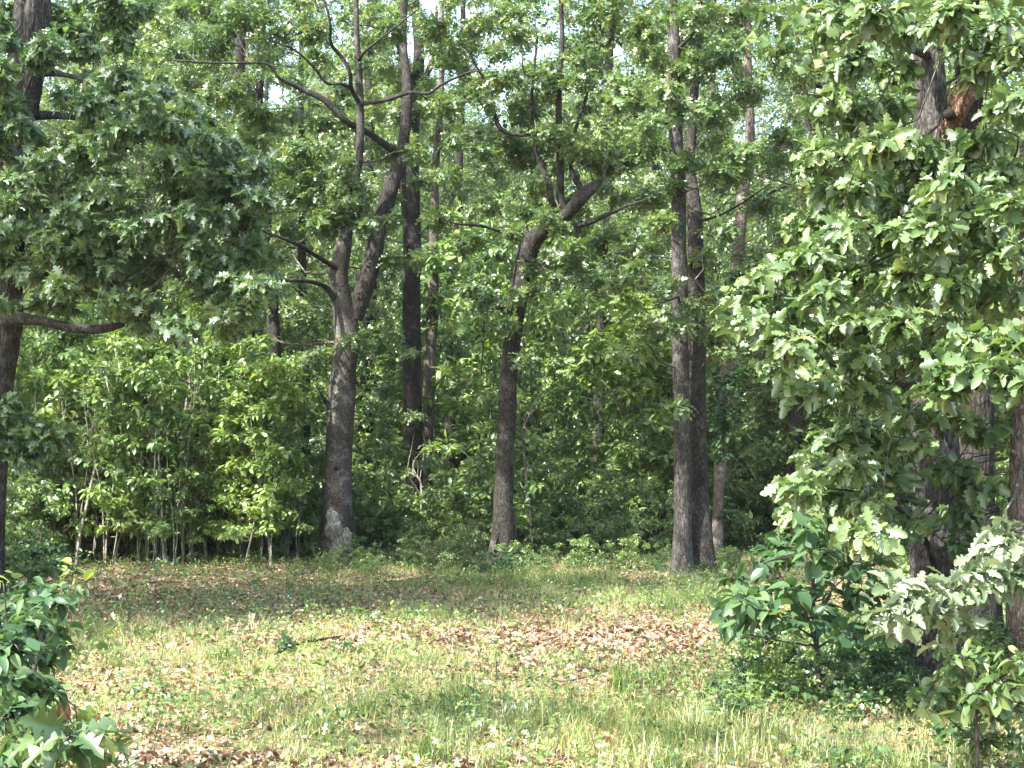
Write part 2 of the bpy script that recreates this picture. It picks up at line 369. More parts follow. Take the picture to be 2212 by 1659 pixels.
class Nodes:
    """points already on the tree (trunk, limbs), new limbs sprout from the nearest"""
    def __init__(s, P, R): s.P = np.asarray(P, float); s.R = np.asarray(R, float)
    def add(s, P, R): s.P = np.vstack([s.P, P]); s.R = np.concatenate([s.R, R])

def limb_to(g, nd, c, sides=5):
    c = np.asarray(c, float); D = np.linalg.norm(nd.P - c, axis=1)
    cost = D + 1.1 * np.maximum(0, nd.P[:, 2] - c[2] + .15 * D) + np.where(nd.R < .008, .6, 0)
    k = int(np.argmin(cost)); s = nd.P[k]; L = D[k]
    if L < .12: return
    r0 = min(nd.R[k] * .6, .007 + .0085 * L)
    m1 = s + (c - s) * .33 + rng.normal(0, 1, 3) * L * .08 + [0, 0, -.03 * L]
    m2 = s + (c - s) * .68 + rng.normal(0, 1, 3) * L * .08 + [0, 0, .05 * L]
    P, R = tube(g, [s, m1, m2, c], [r0, r0 * .8, r0 * .55, r0 * .3], sides=sides, step=.22, wob=.03, cap=False, seed=rng.randint(50))
    nd.add(P[1:], R[1:])

def build_foliage(r, clumps, tmpl, mat, size, tp=None, tr=None, nper=7, twig_all=False, origin=None, twig_mat=None,
                  singles=0, single_tmpl=None, tilt=.55, limb=True, per_limb=None, flat=.8, name='crown'):
    """clumps: (centre, radii(3), ntips)"""
    gt = Geo(); Ps, Rs, Ss = [], [], []
    nd = tp if isinstance(tp, Nodes) else (Nodes(tp, tr) if tp is not None else None)
    if nd is not None and limb:
        clumps = sorted(clumps, key=lambda q: np.min(np.linalg.norm(nd.P - np.asarray(q[0]), axis=1)))
    for ci, (c, rad, n) in enumerate(clumps):
        T, O = clump_tips(c, rad, n, flat=flat)
        p, R, S = spray(T, O, nper, size, tilt=tilt)
        Ps.append(p); Rs.append(R); Ss.append(S)
        if nd is not None and limb: limb_to(gt, nd, c)
        # side shoots from the clump's heart towards the tips
        hub = np.asarray(c) + (T - np.asarray(c)) * (.12 + .25 * rng.rand(len(T), 1))
        sel = np.arange(len(T)) if twig_all else np.arange(0, len(T), 3)
        twigs(gt, hub[sel], T[sel], .0045 + .002 * size / .12, .0018)
    P = np.concatenate(Ps); R = np.concatenate(Rs); S = np.concatenate(Ss)
    org = np.zeros(3) if origin is None else np.asarray(origin)
    keep = np.ones(len(P), bool)
    if singles:
        st = single_tmpl or tmpl
        tips_ = P + R[:, 1] * S[:, None] * .5
        u, v = to_px(tips_)
        inside = (u > -10) & (u < 2222) & (v > -10) & (v < 1669)
        face = np.abs(np.sum(R[:, 2] * nrm(tips_ - [0, 0, CAMH]), 1))
        cell = (u // 16).astype(int) * 1000 + (v // 16).astype(int)
        order = np.argsort(tips_[:, 1]); seen = set(); front = []
        for i in order:
            if inside[i] and cell[i] not in seen: seen.add(cell[i]); front.append(i)
        front = np.array(front, int)
        if len(front):
            sc_ = S[front] / tips_[front, 1] * (.35 + face[front])
            ch = front[np.argsort(-sc_)[:singles]]
            keep[ch] = False
            g1 = Geo(); g1.add(st[0], st[1]); me = g1.mesh('leaf', mat)
            for i in ch:
                o = bpy.data.objects.new('leaf', me); COL.objects.link(o); o.parent = r
                M = Matrix.Identity(4); q = (rng.uniform(.7, 1.2), 1.0, rng.uniform(.1, 2.1))
                for a in range(3):
                    for b in range(3): M[a][b] = R[i][b][a] * S[i] * q[b]
                    M[a][3] = P[i][a] - org[a]
                o.matrix_basis = M
    g = Geo(); add_leaves(g, tmpl, P[keep], R[keep], S[keep])
    g.obj(name, mat, r, origin=org, kind='stuff' if singles else None)
    if gt.v: gt.obj('twigs', twig_mat or B_TWIG, r, origin=org, kind='stuff')
    return len(P)

def px_clump(px, py, Y, rpx, rY, n, ar=.8):
    c = at(px, py, Y); k = Y / F
    return (c, (rpx * k, rY, rpx * k * ar), n)

def auto_clumps(tp, n, zr, rad, cr, ntips, yx=1.0, power=.6):
    """clumps round a trunk: heights zr, horizontal reach rad"""
    out = []
    for i in range(n):
        z = rng.uniform(*zr); k = int(np.argmin(np.abs(tp[:, 2] - z)))
        t = (z - zr[0]) / (zr[1] - zr[0] + 1e-6); reach = rad * (.55 + .9 * t * (1 - t) * 2) * rng.rand() ** power
        a = rng.rand() * 2 * math.pi; c = tp[k] + [math.cos(a) * reach, math.sin(a) * reach * yx, 0]; c[2] = z
        s = cr * rng.uniform(.7, 1.3)
        out.append((c, (s, s, s), int(ntips * (s / cr) ** 2)))
    return out

def trunk(r, pts, mat, base, sides=22, step=.12, rough=.06, ridge=.004, rfreq=16, flare=.45, seed=0, name='trunk'):
    P, R = path_from_px(pts)
    P = [np.array(p) for p in P]
    g = Geo(); tp, tr = tube(g, P, R, sides=sides, step=step, rough=rough, ridge=ridge, rfreq=rfreq, flare=flare, seed=seed)
    g.obj(name, mat, r, origin=base)
    return tp, tr

def limbs(r, base, defs, mat=None, sides=10, nd=None):
    for d in defs:
        P, R = path_from_px(d); g = Geo()
        tube(g, P, R, sides=sides, step=.10, rough=.10, wob=.02, seed=len(d) * 3 + int(d[0][0]) % 40)
        g.obj('limb', mat or B_DARK, r, origin=base)
        if nd is not None: nd.add(*resample(P, R, .3))

COLS = [(600, 27.5), (1597, 23.5), (658, 32), (892, 30), (925, 31), (976, 36), (1086, 22), (1500, 20.5), (1560, 24), (1712, 25), (735, 22.6)]
def blocks(x, y, half=26):
    px = CX + F * x / y
    return any(abs(px - c) < half * 24 / y + 8 and y < Yc for c, Yc in COLS)
# ================================================================== the mapped trees
def mapped_tree(name, label, pts, mat, limb_defs=(), clumps=(), auto=None, leafmat=M_OAK, size=.115, seed=0, flare=.6, ridge=.005, sides=22, step=.12, group=None, limb_mat=None, tmpl=L_LOBE, extra=None, zhigh=True, fill=None):
    global rng
    rng = np.random.RandomState(100 + seed)
    b = at(pts[0][0], pts[0][1], pts[0][2]); base = (b[0], b[1], float(gz(b[0], b[1])) - .06)
    pts = [(pts[0][0], pts[0][1] + 12, pts[0][2], pts[0][3] * 1.04)] + list(pts)
    r = root(name, label, 'tree', base, group)
    tp, tr = trunk(r, pts, mat, base, seed=seed, flare=flare, ridge=ridge, sides=sides, step=step)
    nd = Nodes(tp, tr); limbs(r, base, limb_defs, limb_mat, nd=nd)
    cl = list(clumps)
    if auto: cl += auto_clumps(tp, *auto)
    if fill:
        x0, x1, y0, y1, nf = fill
        q = [(rng.uniform(x0, x1), rng.uniform(y0, y1), rng.uniform(22, 44)) for _ in range(nf)]
        q = [t for t in q if t[1] < 400 or not any(abs(t[0] - c) < 44 for c, Yc in COLS)]
        cl += K(q, pts[0][2] + rng.uniform(-.6, .6), n=36)
    if cl: build_foliage(r, cl, tmpl, leafmat, size, nd, origin=base)
    if zhigh and pts[0][2] < 25:      # upper crown, above the frame
        top = auto_clumps(tp, 7, (max(8.5, tp[:, 2].max() - 5.0), tp[:, 2].max() + .5), 2.8, .8, 26)
        build_foliage(r, top, L_FARO, leafmat, size * 1.4, tp, tr, origin=base, name='upper_crown', nper=6)
    if extra: extra(r, base, tp, tr)
    return r

def K(lst, Y, dy=.5, n=50, ar=.75):
    """(px,py,r px[,Y]) list to clumps"""
    out = []
    for t in lst:
        yy = t[3] if len(t) > 3 else Y + rng.uniform(-1, 1)
        out.append(px_clump(t[0], t[1], yy, t[2], dy, int(n * (t[2] / 70) ** 1.5) + 6, ar))
    return out

# --- centre-left forked oak (pale burl foot)
def burl_foot(r, base, tp, tr):
    Y = 22.6
    g = Geo()      # pale lichen crust: a thin lumpy shell hugging the foot
    P = [at(733, 1212, Y), at(735, 1185, Y), at(731, 1150, Y), at(724, 1112, Y)]
    for k, (px, py, rp) in enumerate([(722, 1146, 22), (742, 1182, 24), (726, 1200, 22), (746, 1208, 18), (720, 1122, 15), (748, 1158, 14), (734, 1165, 20)]):
        c = at(px, py, Y - .20); rr = rp / F * Y
        th = np.linspace(0, 2 * math.pi, 14, endpoint=False); ph = np.linspace(.08, math.pi - .08, 9)
        T_, P_ = np.meshgrid(th, ph); d = np.stack([np.sin(P_) * np.cos(T_), np.sin(P_) * np.sin(T_) * .55, np.cos(P_) * 1.25], -1)
        rad = rr * (.6 + .7 * fbm(d * 3.2 + k * 7, k)); V = (c + d * rad[..., None]).reshape(-1, 3)
        i = np.arange(8)[:, None] * 14; j = np.arange(14)[None]; g.add(V, [np.stack([i + j, i + (j + 1) % 14, i + 14 + (j + 1) % 14, i + 14 + j], -1).reshape(-1, 4)[:, ::-1]])
    g.obj('burl', B_LICH, r, origin=base)['label'] = 'pale lichen-crusted burl swelling at the foot'
    for nm, px, py, s in (('knot', 757, 1168, .055), ('knot', 727, 1010, .035), ('knot', 716, 1152, .05)):
        g = Geo(); c = at(px, py, Y - .22 if px < 750 else Y - .1)
        tube(g, [c + [0, .1, 0], c + [0, .02, 0], c + [.01, -.03, -.01]], [s * 1.3, s * 1.15, s * .7], sides=10, step=.03, rough=.3, seed=px)
        g.obj(nm, B_DARK, r, origin=base)
    P2, R2 = path_from_px([(768, 690, 22.6, 34), (788, 620, 22.6, 40), (806, 560, 22.7, 38), (822, 480, 22.8, 34), (846, 400, 23, 34), (868, 330, 23.3, 26), (880, 200, 23.6, 22), (870, 60, 24, 18), (890, -200, 24, 12), (880, -500, 24, 5)])
    g = Geo(); tube(g, P2, R2, sides=18, step=.12, rough=.12, ridge=.006, seed=3); g.obj('fork_stem', B_DARK, r, origin=base)

mapped_tree('oak_tree', 'forked oak left of centre with smooth mottled trunk and pale lichen-crusted burls at its foot',
    [(733, 1206, 22.6, 66), (731, 1130, 22.6, 62), (730, 1050, 22.6, 59), (733, 960, 22.6, 58), (737, 870, 22.6, 62), (744, 790, 22.6, 54), (750, 720, 22.6, 56),
     (738, 650, 22.6, 46), (730, 600, 22.6, 44), (740, 545, 22.6, 36), (752, 480, 22.6, 26), (765, 400, 22.5, 19), (777, 330, 22.4, 18), (778, 220, 22.4, 17), (772, 100, 22.3, 13), (769, 0, 22.3, 12), (765, -200, 22.3, 9), (770, -420, 22.3, 5)],
    B_SMOOTH,
    limb_defs=[
        [(722, 645, 22.5, 16), (700, 618, 22.3, 11), (660, 606, 22, 9), (600, 606, 21.8, 7), (545, 600, 21.6, 6), (505, 612, 21.4, 5), (468, 640, 21.2, 3)],
        [(728, 580, 22.5, 14), (690, 555, 22.3, 9), (640, 525, 22, 8), (560, 495, 21.7, 6), (480, 478, 21.4, 4), (430, 470, 21.3, 2)],
        [(860, 330, 23.2, 18), (800, 290, 22.9, 13), (750, 265, 22.7, 14), (700, 218, 22.6, 14), (655, 196, 22.6, 12), (625, 182, 22.5, 8), (600, 168, 22.4, 7), (575, 140, 22.3, 6), (500, 137, 22, 5), (430, 136, 21.8, 5), (360, 132, 21.6, 3)],
        [(779, 226, 22.4, 12), (800, 222, 22.2, 10), (845, 212, 22, 10), (885, 203, 21.8, 9), (925, 202, 21.6, 7), (950, 182, 21.5, 6), (1010, 155, 21.4, 5), (1040, 152, 21.3, 3)],
        [(776, 222, 22.4, 12), (757, 192, 22.2, 9), (752, 150, 22, 9), (735, 118, 22, 8), (716, 92, 21.9, 8), (716, 55, 21.8, 6), (705, 10, 21.8, 5), (690, -40, 21.8, 4)],
        [(757, 190, 22.2, 9), (735, 182, 22, 6), (705, 180, 21.9, 6), (682, 150, 21.8, 6), (655, 122, 21.7, 5), (625, 100, 21.6, 4), (580, 84, 21.5, 3)],
        [(774, 130, 22.3, 8), (800, 100, 22, 5), (850, 60, 21.8, 4), (900, 20, 21.7, 3)],
        [(765, 820, 22.6, 6), (785, 845, 22.5, 4), (815, 885, 22.3, 2)],
        [(712, 880, 22.5, 14), (700, 860, 22.4, 9), (690, 845, 22.3, 3)]],
    clumps=K([(700, 400, 70), (640, 420, 60), (760, 420, 55, 21.6), (740, 400, 40, 21.4), (770, 450, 40, 21.5), (720, 460, 40, 21.5), (750, 440, 42, 21.2), (790, 480, 34, 21.3), (700, 480, 40, 21.4), (850, 470, 26, 21.6), (745, 370, 40, 21.4), (820, 470, 45), (640, 330, 60), (560, 390, 65), (690, 320, 50), (760, 730, 34, 22.0), (830, 840, 26),
              (560, 250, 60), (480, 200, 60), (600, 60, 70), (450, 90, 60), (520, 30, 60), (680, 60, 50), (850, 60, 50), (940, 60, 50), (700, 260, 45), (830, 320, 40), (480, 550, 55), (560, 640, 50), (640, 660, 40),
              (420, 170, 55), (380, 110, 40), (840, 560, 30), (700, 490, 45), (620, 500, 50), (960, 230, 40), (900, 330, 35), (670, 770, 40), (500, 700, 50), (590, 560, 38)], 22.6),
    seed=1, extra=burl_foot, limb_mat=B_DARK, fill=(300, 960, -20, 560, 46))

# --- centre oak with the crooked limb
mapped_tree('oak_tree', 'dark crooked oak at centre whose trunk bends into a broken limb to the right',
    [(1086, 1222, 22, 58), (1088, 1150, 22, 48), (1087, 1080, 22, 42), (1091, 1000, 22, 38), (1095, 900, 22, 41), (1098, 820, 22, 40), (1108, 730, 22, 37), (1115, 670, 22, 40), (1125, 620, 22, 44), (1134, 570, 22, 47), (1142, 538, 22, 46),
     (1162, 508, 21.9, 38), (1192, 488, 21.8, 34), (1225, 462, 21.7, 28), (1262, 420, 21.6, 31), (1284, 402, 21.6, 25), (1296, 392, 21.6, 12), (1304, 384, 21.6, 4)],
    B_DARK,
    limb_defs=[
        [(1180, 500, 21.9, 22), (1215, 488, 21.8, 17), (1262, 484, 21.7, 12), (1310, 466, 21.6, 10), (1350, 448, 21.5, 6), (1400, 430, 21.4, 3)],
        [(1212, 470, 21.8, 14), (1190, 432, 21.8, 15), (1186, 400, 21.8, 15), (1175, 372, 21.9, 14), (1165, 345, 22, 10), (1155, 290, 22, 8), (1150, 200, 22, 7), (1160, 80, 22, 5)],
        [(1222, 462, 21.7, 16), (1212, 425, 21.8, 17), (1212, 370, 21.8, 16), (1210, 300, 21.9, 15), (1205, 200, 22, 14), (1212, 100, 22, 11), (1210, 0, 22, 9), (1220, -200, 22, 7), (1210, -420, 22, 3)],
        [(1262, 418, 21.6, 14), (1245, 395, 21.7, 14), (1232, 365, 21.8, 12), (1235, 320, 21.9, 9), (1255, 250, 22, 7), (1290, 150, 22, 5)],
        [(1140, 530, 22, 14), (1120, 508, 21.9, 9), (1080, 500, 21.7, 7), (1040, 488, 21.5, 7), (990, 486, 21.3, 5), (945, 482, 21.2, 4), (900, 505, 21, 2)],
        [(1160, 290, 22, 9), (1110, 290, 22, 9), (1082, 278, 22, 11), (1066, 240, 22, 9), (1062, 205, 22, 7), (1040, 160, 22, 5), (1010, 110, 22, 3)],
        [(1108, 700, 22, 8), (1060, 640, 21.8, 6), (1010, 620, 21.7, 3)],
        [(1075, 890, 22, 4), (1050, 885, 21.9, 2)],
        [(1135, 560, 21.8, 12), (1160, 565, 21.7, 12), (1168, 570, 21.6, 9)],
        [(1076, 1170, 21.7, 10), (1070, 1190, 21.5, 8), (1078, 1150, 21.6, 4)]],
    clumps=K([(1130, 330, 65), (1200, 290, 55), (1100, 300, 45), (1160, 400, 38), (1330, 350, 60), (1260, 330, 45), (1400, 430, 55), (1330, 520, 50), (1060, 440, 40), (1000, 520, 50), (940, 470, 45), (1110, 500, 35, 21.3), (1180, 470, 36, 21.2),
              (1180, 170, 60), (1260, 100, 60), (1340, 200, 55), (1120, 80, 50), (1300, 30, 55), (1400, 110, 50), (1080, 170, 40), (1100, 700, 30, 21.4), (1050, 650, 40), (1130, 780, 30, 21.5), (1010, 620, 40), (1240, 560, 45), (1300, 600, 50), (1380, 560, 45), (1250, 480, 40), (990, 720, 38), (1120, 640, 26, 21.5)], 22),
    seed=2, leafmat=M_OAK, fill=(960, 1430, -20, 640, 40))

# --- twin trunks right of centre
def ivyless(r, base, tp, tr):
    pass
mapped_tree('oak_tree', 'taller straight oak, left one of the twin trunks standing pressed together at the clearing edge',
    [(1474, 1246, 20, 46), (1474, 1150, 20, 38), (1474, 1050, 20, 36), (1473, 900, 20, 36), (1470, 760, 20, 36), (1469, 640, 20, 36), (1466, 520, 20, 34), (1466, 400, 20, 33), (1459, 280, 20, 31), (1456, 190, 20, 28), (1456, 90, 20, 27), (1452, 0, 20, 25), (1450, -300, 20, 20), (1455, -600, 20, 14), (1450, -850, 20, 6)],
    B_GREY,
    limb_defs=[
        [(1470, 640, 20, 7), (1440, 650, 19.5, 4), (1410, 660, 19, 2)],
        [(1452, 270, 20, 10), (1420, 262, 19.7, 6), (1370, 250, 19.5, 4)],
        [(1458, 110, 20, 9), (1490, 80, 19.8, 6), (1530, 40, 19.6, 4), (1560, 10, 19.5, 3)],
        [(1470, 600, 19.8, 6), (1500, 605, 19.4, 5), (1530, 640, 19.2, 4), (1560, 680, 19.1, 3), (1590, 700, 19, 2)]],
    clumps=K([(1440, 200, 40), (1500, 140, 55), (1480, 350, 40), (1500, 560, 36), (1400, 320, 45), (1540, 250, 50), (1400, 60, 55), (1500, 30, 50), (1560, 380, 45), (1470, 700, 34, 19.3), (1500, 660, 30, 19.4), (1560, 500, 42), (1430, 480, 35), (1600, 330, 50), (1460, 880, 28, 19.4), (1440, 620, 38), (1400, 700, 34), (1350, 760, 34)], 19.8),
    seed=3, flare=.4, fill=(1330, 1640, -20, 700, 24))
mapped_tree('oak_tree', 'brown furrowed oak, right one of the twin trunks standing pressed together at the clearing edge',
    [(1521, 1246, 20.2, 50), (1517, 1150, 20.2, 42), (1510, 1050, 20.3, 38), (1507, 900, 20.3, 37), (1506, 760, 20.4, 40), (1504, 640, 20.5, 40), (1503, 540, 20.6, 36), (1500, 450, 20.8, 32), (1490, 350, 21, 24), (1500, 200, 21.2, 20), (1510, 60, 21.3, 17), (1505, -200, 21.5, 13), (1510, -500, 21.5, 6)],
    B_DARK,
    limb_defs=[[(1500, 480, 20.7, 9), (1540, 470, 20.5, 6), (1600, 440, 20.2, 4), (1660, 400, 20, 3)],
               [(1518, 500, 20.7, 7), (1560, 530, 20.3, 4), (1600, 560, 20, 2)]],
    clumps=K([(1620, 200, 55), (1700, 300, 60), (1640, 440, 50), (1700, 500, 50), (1560, 110, 50), (1680, 120, 60), (1750, 400, 45), (1545, 720, 45, 19.4), (1570, 760, 35, 19.4), (1620, 560, 40)], 20.8),
    seed=4, flare=.45, fill=(1500, 1780, -20, 600, 22))

# --- ivy-dark trunk and the thin tan trunk behind the twins
def ivy(r, base, tp, tr):
    cl = [(at(x, y, 23.3), (w / F * 24, w / F * 24, w / F * 34), n) for x, y, w, n in
          [(1590, 600, 26, 24), (1585, 680, 28, 26), (1580, 750, 30, 30), (1572, 820, 33, 36), (1566, 880, 34, 38), (1560, 930, 30, 30), (1558, 980, 24, 20)]]
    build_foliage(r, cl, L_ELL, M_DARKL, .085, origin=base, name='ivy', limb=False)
mapped_tree('ivy_clad_oak', 'oak with trunk darkened by climbing ivy, just behind the twin trunks on their right',
    [(1550, 1205, 24, 26), (1552, 1080, 24, 23), (1560, 960, 24, 28), (1572, 830, 24, 34), (1580, 700, 24, 32), (1592, 580, 24, 30), (1602, 450, 24, 26), (1620, 300, 24, 22), (1615, 100, 24, 18), (1625, -200, 24, 13), (1620, -500, 24, 5)],
    B_TAN, clumps=K([(1660, 620, 50), (1700, 700, 50), (1560, 620, 30), (1640, 760, 40), (1720, 820, 45)], 24),
    limb_defs=[[(1600, 470, 24, 9), (1640, 430, 23.8, 7), (1690, 405, 23.6, 5), (1730, 400, 23.5, 3)]], seed=5, flare=.2, extra=ivy)

# --- trunks of the second row
mapped_tree('oak_tree', 'thick straight dark oak behind the forked oak, forking high up near the top',
    [(892, 1110, 30, 46), (892, 1050, 30, 42), (892, 950, 30, 41), (890, 800, 30, 41), (889, 700, 30, 40), (889, 600, 30, 38), (890, 500, 30, 40), (884, 400, 30, 46), (882, 320, 30, 48), (888, 250, 30, 40), (900, 190, 30, 28), (905, 110, 30, 24), (898, 20, 30, 18), (890, -200, 30, 13), (895, -420, 30, 5)],
    B_DARK, limb_defs=[[(898, 210, 30, 20), (882, 165, 30, 16), (868, 120, 30, 12), (850, 60, 30, 8)], [(906, 200, 30, 16), (925, 150, 30, 13), (938, 100, 30, 9), (945, 20, 30, 6)], [(882, 330, 29.9, 22), (868, 350, 29.8, 14), (840, 380, 29.6, 9)]],
    clumps=K([(840, 620, 26), (940, 380, 34), (820, 140, 50), (960, 120, 50), (800, 30, 55), (900, 560, 35), (850, 720, 22), (880, 760, 26, 29), (898, 900, 22, 29)], 29.5, dy=.7), seed=6, size=.125, leafmat=M_FAR, fill=(740, 1060, -30, 620, 46))
mapped_tree('oak_tree', 'slim pale-barked oak standing right beside the thick dark second-row trunk',
    [(915, 1108, 31, 27), (920, 1000, 31, 26), (925, 880, 31, 26), (928, 780, 31, 25), (934, 690, 31, 27), (936, 600, 31, 23), (938, 480, 31, 19), (941, 360, 31, 17), (950, 250, 31, 14), (955, 100, 31, 12), (950, -150, 31, 8), (955, -300, 31, 4)],
    B_TAN, clumps=K([(970, 420, 45), (1000, 300, 50), (930, 560, 25, 30.3)], 31), seed=7, flare=.15, fill=(860, 1180, -30, 300, 26), leafmat=M_FAR)
mapped_tree('oak_tree', 'slender dark oak in the second row, third trunk right of the forked oak',
    [(968, 1130, 36, 22), (970, 1000, 36, 22), (972, 880, 36, 22), (975, 780, 36, 23), (980, 650, 36, 24), (985, 550, 36, 20), (990, 400, 36, 19), (995, 250, 36, 17), (1000, 100, 36, 14), (1000, -200, 36, 5)],
    B_DARK, clumps=K([(1010, 400, 45), (1040, 560, 40), (960, 850, 50, 34)], 35, dy=.8), seed=8, flare=.15, leafmat=M_FAR, fill=(980, 1460, -30, 650, 60))
mapped_tree('oak_tree', 'leaning slender oak left of the forked oak with a dark foot',
    [(614, 1172, 27.5, 36), (614, 1100, 27.5, 32), (608, 1000, 27.5, 29), (600, 850, 27.5, 28), (592, 740, 27.5, 29), (586, 620, 27.5, 29), (580, 540, 27.5, 26), (572, 420, 27.5, 22), (560, 250, 27.5, 18), (565, 60, 27.5, 14), (560, -200, 27.5, 7)],
    B_DARK, clumps=K([(540, 480, 55), (620, 400, 50), (500, 330, 60), (650, 880, 30, 26.5), (560, 900, 34, 26.5), (600, 930, 28, 26.7), (605, 1000, 24, 26.7)], 27.5, dy=.7), seed=9, flare=.2, fill=(230, 720, -30, 520, 80))
mapped_tree('oak_tree', 'thin grey oak between the leaning slender oak and the forked oak',
    [(662, 1150, 32, 20), (661, 1000, 32, 20), (660, 850, 32, 21), (657, 700, 32, 22), (652, 560, 32, 19), (655, 400, 32, 17), (650, 200, 32, 13), (655, -100, 32, 7)],
    B_DARK, clumps=K([(640, 600, 40), (680, 460, 45), (650, 900, 40)], 31, dy=.8), seed=10, flare=.15, leafmat=M_FAR, fill=(120, 760, -30, 560, 70))
mapped_tree('oak_tree', 'dark leaning trunk half hidden behind the right-hand oak leaves',
    [(1702, 1180, 25, 30), (1705, 1080, 25, 29), (1712, 980, 25, 29), (1722, 880, 25, 29), (1735, 760, 25, 28), (1745, 600, 25, 25), (1760, 400, 25, 22), (1770, 150, 25, 17), (1775, -200, 25, 9)],
    B_DARK, clumps=K([(1780, 950, 45), (1650, 980, 50), (1660, 860, 40), (1790, 860, 35)], 25), seed=11, flare=.2, fill=(1540, 1860, 0, 900, 40))
for i, (px, Y, wd, py0) in enumerate([(1835, 30, 22, 1130), (1795, 33, 26, 1120), (1310, 46, 14, 1090), (770, 44, 16, 1100), (1540, 40, 18, 1100), (1260, 52, 12, 1080), (470, 40, 16, 1115), (300, 45, 18, 1100)]):
    mapped_tree('oak_tree', 'slender dark trunk standing deep in the wood behind the clearing',
        [(px, py0, Y, wd * 1.1), (px + 4, 900, Y, wd), (px - 3, 700, Y, wd * .95), (px + 6, 450, Y, wd * .85), (px, 150, Y, wd * .7), (px + 5, -120, Y, wd * .4)],
        B_DARK, clumps=K([(px + rng.uniform(-120, 120), rng.uniform(0, 700), rng.uniform(35, 55)) for _ in range(8)], Y - 1, dy=1.0), seed=20 + i, sides=10, step=.3, group='slender trunks deep in the wood', size=.14, tmpl=L_FARO, flare=.1)

# ================================================================== left-hand oak, close, in shade
def left_tree():
    global rng
    rng = np.random.RandomState(41)
    Y = 15.5
    base = at(-52, 1325, Y); base = (base[0], base[1], 0)
    r = root('oak_tree', 'big furrowed oak at the left edge with drooping blue-green leaves and a broken bare limb', 'tree', base)
    g = Geo()
    P, R = path_from_px([(-52, 1335, Y, 118), (-44, 1230, Y, 100), (-36, 1100, Y, 92), (-28, 980, Y, 88), (-20, 850, Y, 88), (-8, 760, Y, 92), (2, 690, Y, 94), (5, 600, Y, 86), (14, 450, Y, 84), (30, 300, Y, 84), (50, 180, Y, 82), (66, 50, Y, 80), (74, -80, Y, 76), (85, -400, Y, 66), (80, -900, Y, 45), (85, -1400, Y, 20)])
    tp, tr = tube(g, P, R, sides=96, step=.035, rough=.05, ridge=.016, rfreq=22, flare=.25, seed=5)
    g.obj('trunk', B_GREY, r, origin=base); nd = Nodes(tp, tr)
    limbs(r, base, [
        [(20, 690, Y - .2, 46), (50, 688, Y - .4, 27), (85, 690, Y - .5, 21), (125, 700, Y - .6, 20), (170, 709, Y - .7, 21), (215, 713, Y - .8, 19), (245, 708, Y - .85, 17), (266, 704, Y - .9, 9)]], B_DARK, sides=14)
    limbs(r, base, [
        [(45, 250, Y, 26), (140, 250, Y + .4, 16), (260, 270, Y + .3, 11), (380, 330, Y - .1, 7), (470, 420, Y - .4, 5), (520, 500, Y - .5, 2)],
        [(20, 420, Y, 24), (120, 410, Y - .2, 14), (220, 440, Y - .5, 9), (320, 510, Y - .7, 6), (400, 600, Y - .8, 3)],
        [(10, 560, Y, 22), (90, 560, Y - .8, 14), (180, 580, Y - 1.3, 9), (280, 640, Y - 1.5, 4)],
        [(-15, 930, Y, 16), (40, 920, Y - .6, 9), (90, 930, Y - .9, 4)],
        [(60, 160, Y, 20), (170, 165, Y + .2, 9), (300, 230, Y + .1, 6), (400, 300, Y, 3)]], B_TWIG, nd=nd)
    spec = []
    while len(spec) < 330:
        px, py = rng.uniform(-10, 600), rng.uniform(50, 770)
        lim = 110 + .62 * max(0, px - 200) if px > 200 else 60 + .3 * max(0, px)
        edge = 60 * (float(vnoise(np.array([px / 60, py / 60, 3.]))) - .5)
        bot = 655 if px < 300 else 715
        if py < lim + edge or py > bot + edge * .8 or px > 585 - .25 * abs(py - 560) + edge * 1.5: continue
        if float(vnoise(np.array([px / 70, py / 45, 9.]))) < .34: continue
        if px < 80 and rng.rand() < .65: continue
        spec.append((px, py, rng.uniform(17, 36), rng.uniform(13.4, 16.4) if px > 90 else rng.uniform(13.8, 14.8)))
    spec += [(rng.uniform(95, 330), rng.uniform(-20, 110), rng.uniform(25, 40), rng.uniform(16.5, 18)) for _ in range(22)]
    for px, py in [(30, 900), (-10, 940), (80, 930), (20, 970), (60, 985), (125, 945), (10, 880), (100, 960)]: spec.append((px, py, 32, 14.6))
    for px, py in [(150, 60), (120, 20), (-20, 80), (170, 110), (130, 60), (0, 20)]: spec.append((px, py, 38, 16.8))
    cl = K(spec, 14.5, dy=.28, n=56, ar=.75)
    n = build_foliage(r, cl, L_RED, M_BLUE, .098, nd, None, nper=6, origin=base, singles=300, tilt=.75, twig_mat=B_TWIG)
    top = auto_clumps(tp, 26, (7.5, 12.5), 4.2, 1.0, 34)
    build_foliage(r, top, L_FARO, M_BLUE, .17, tp, tr, origin=base, name='upper_crown', nper=6)
left_tree()

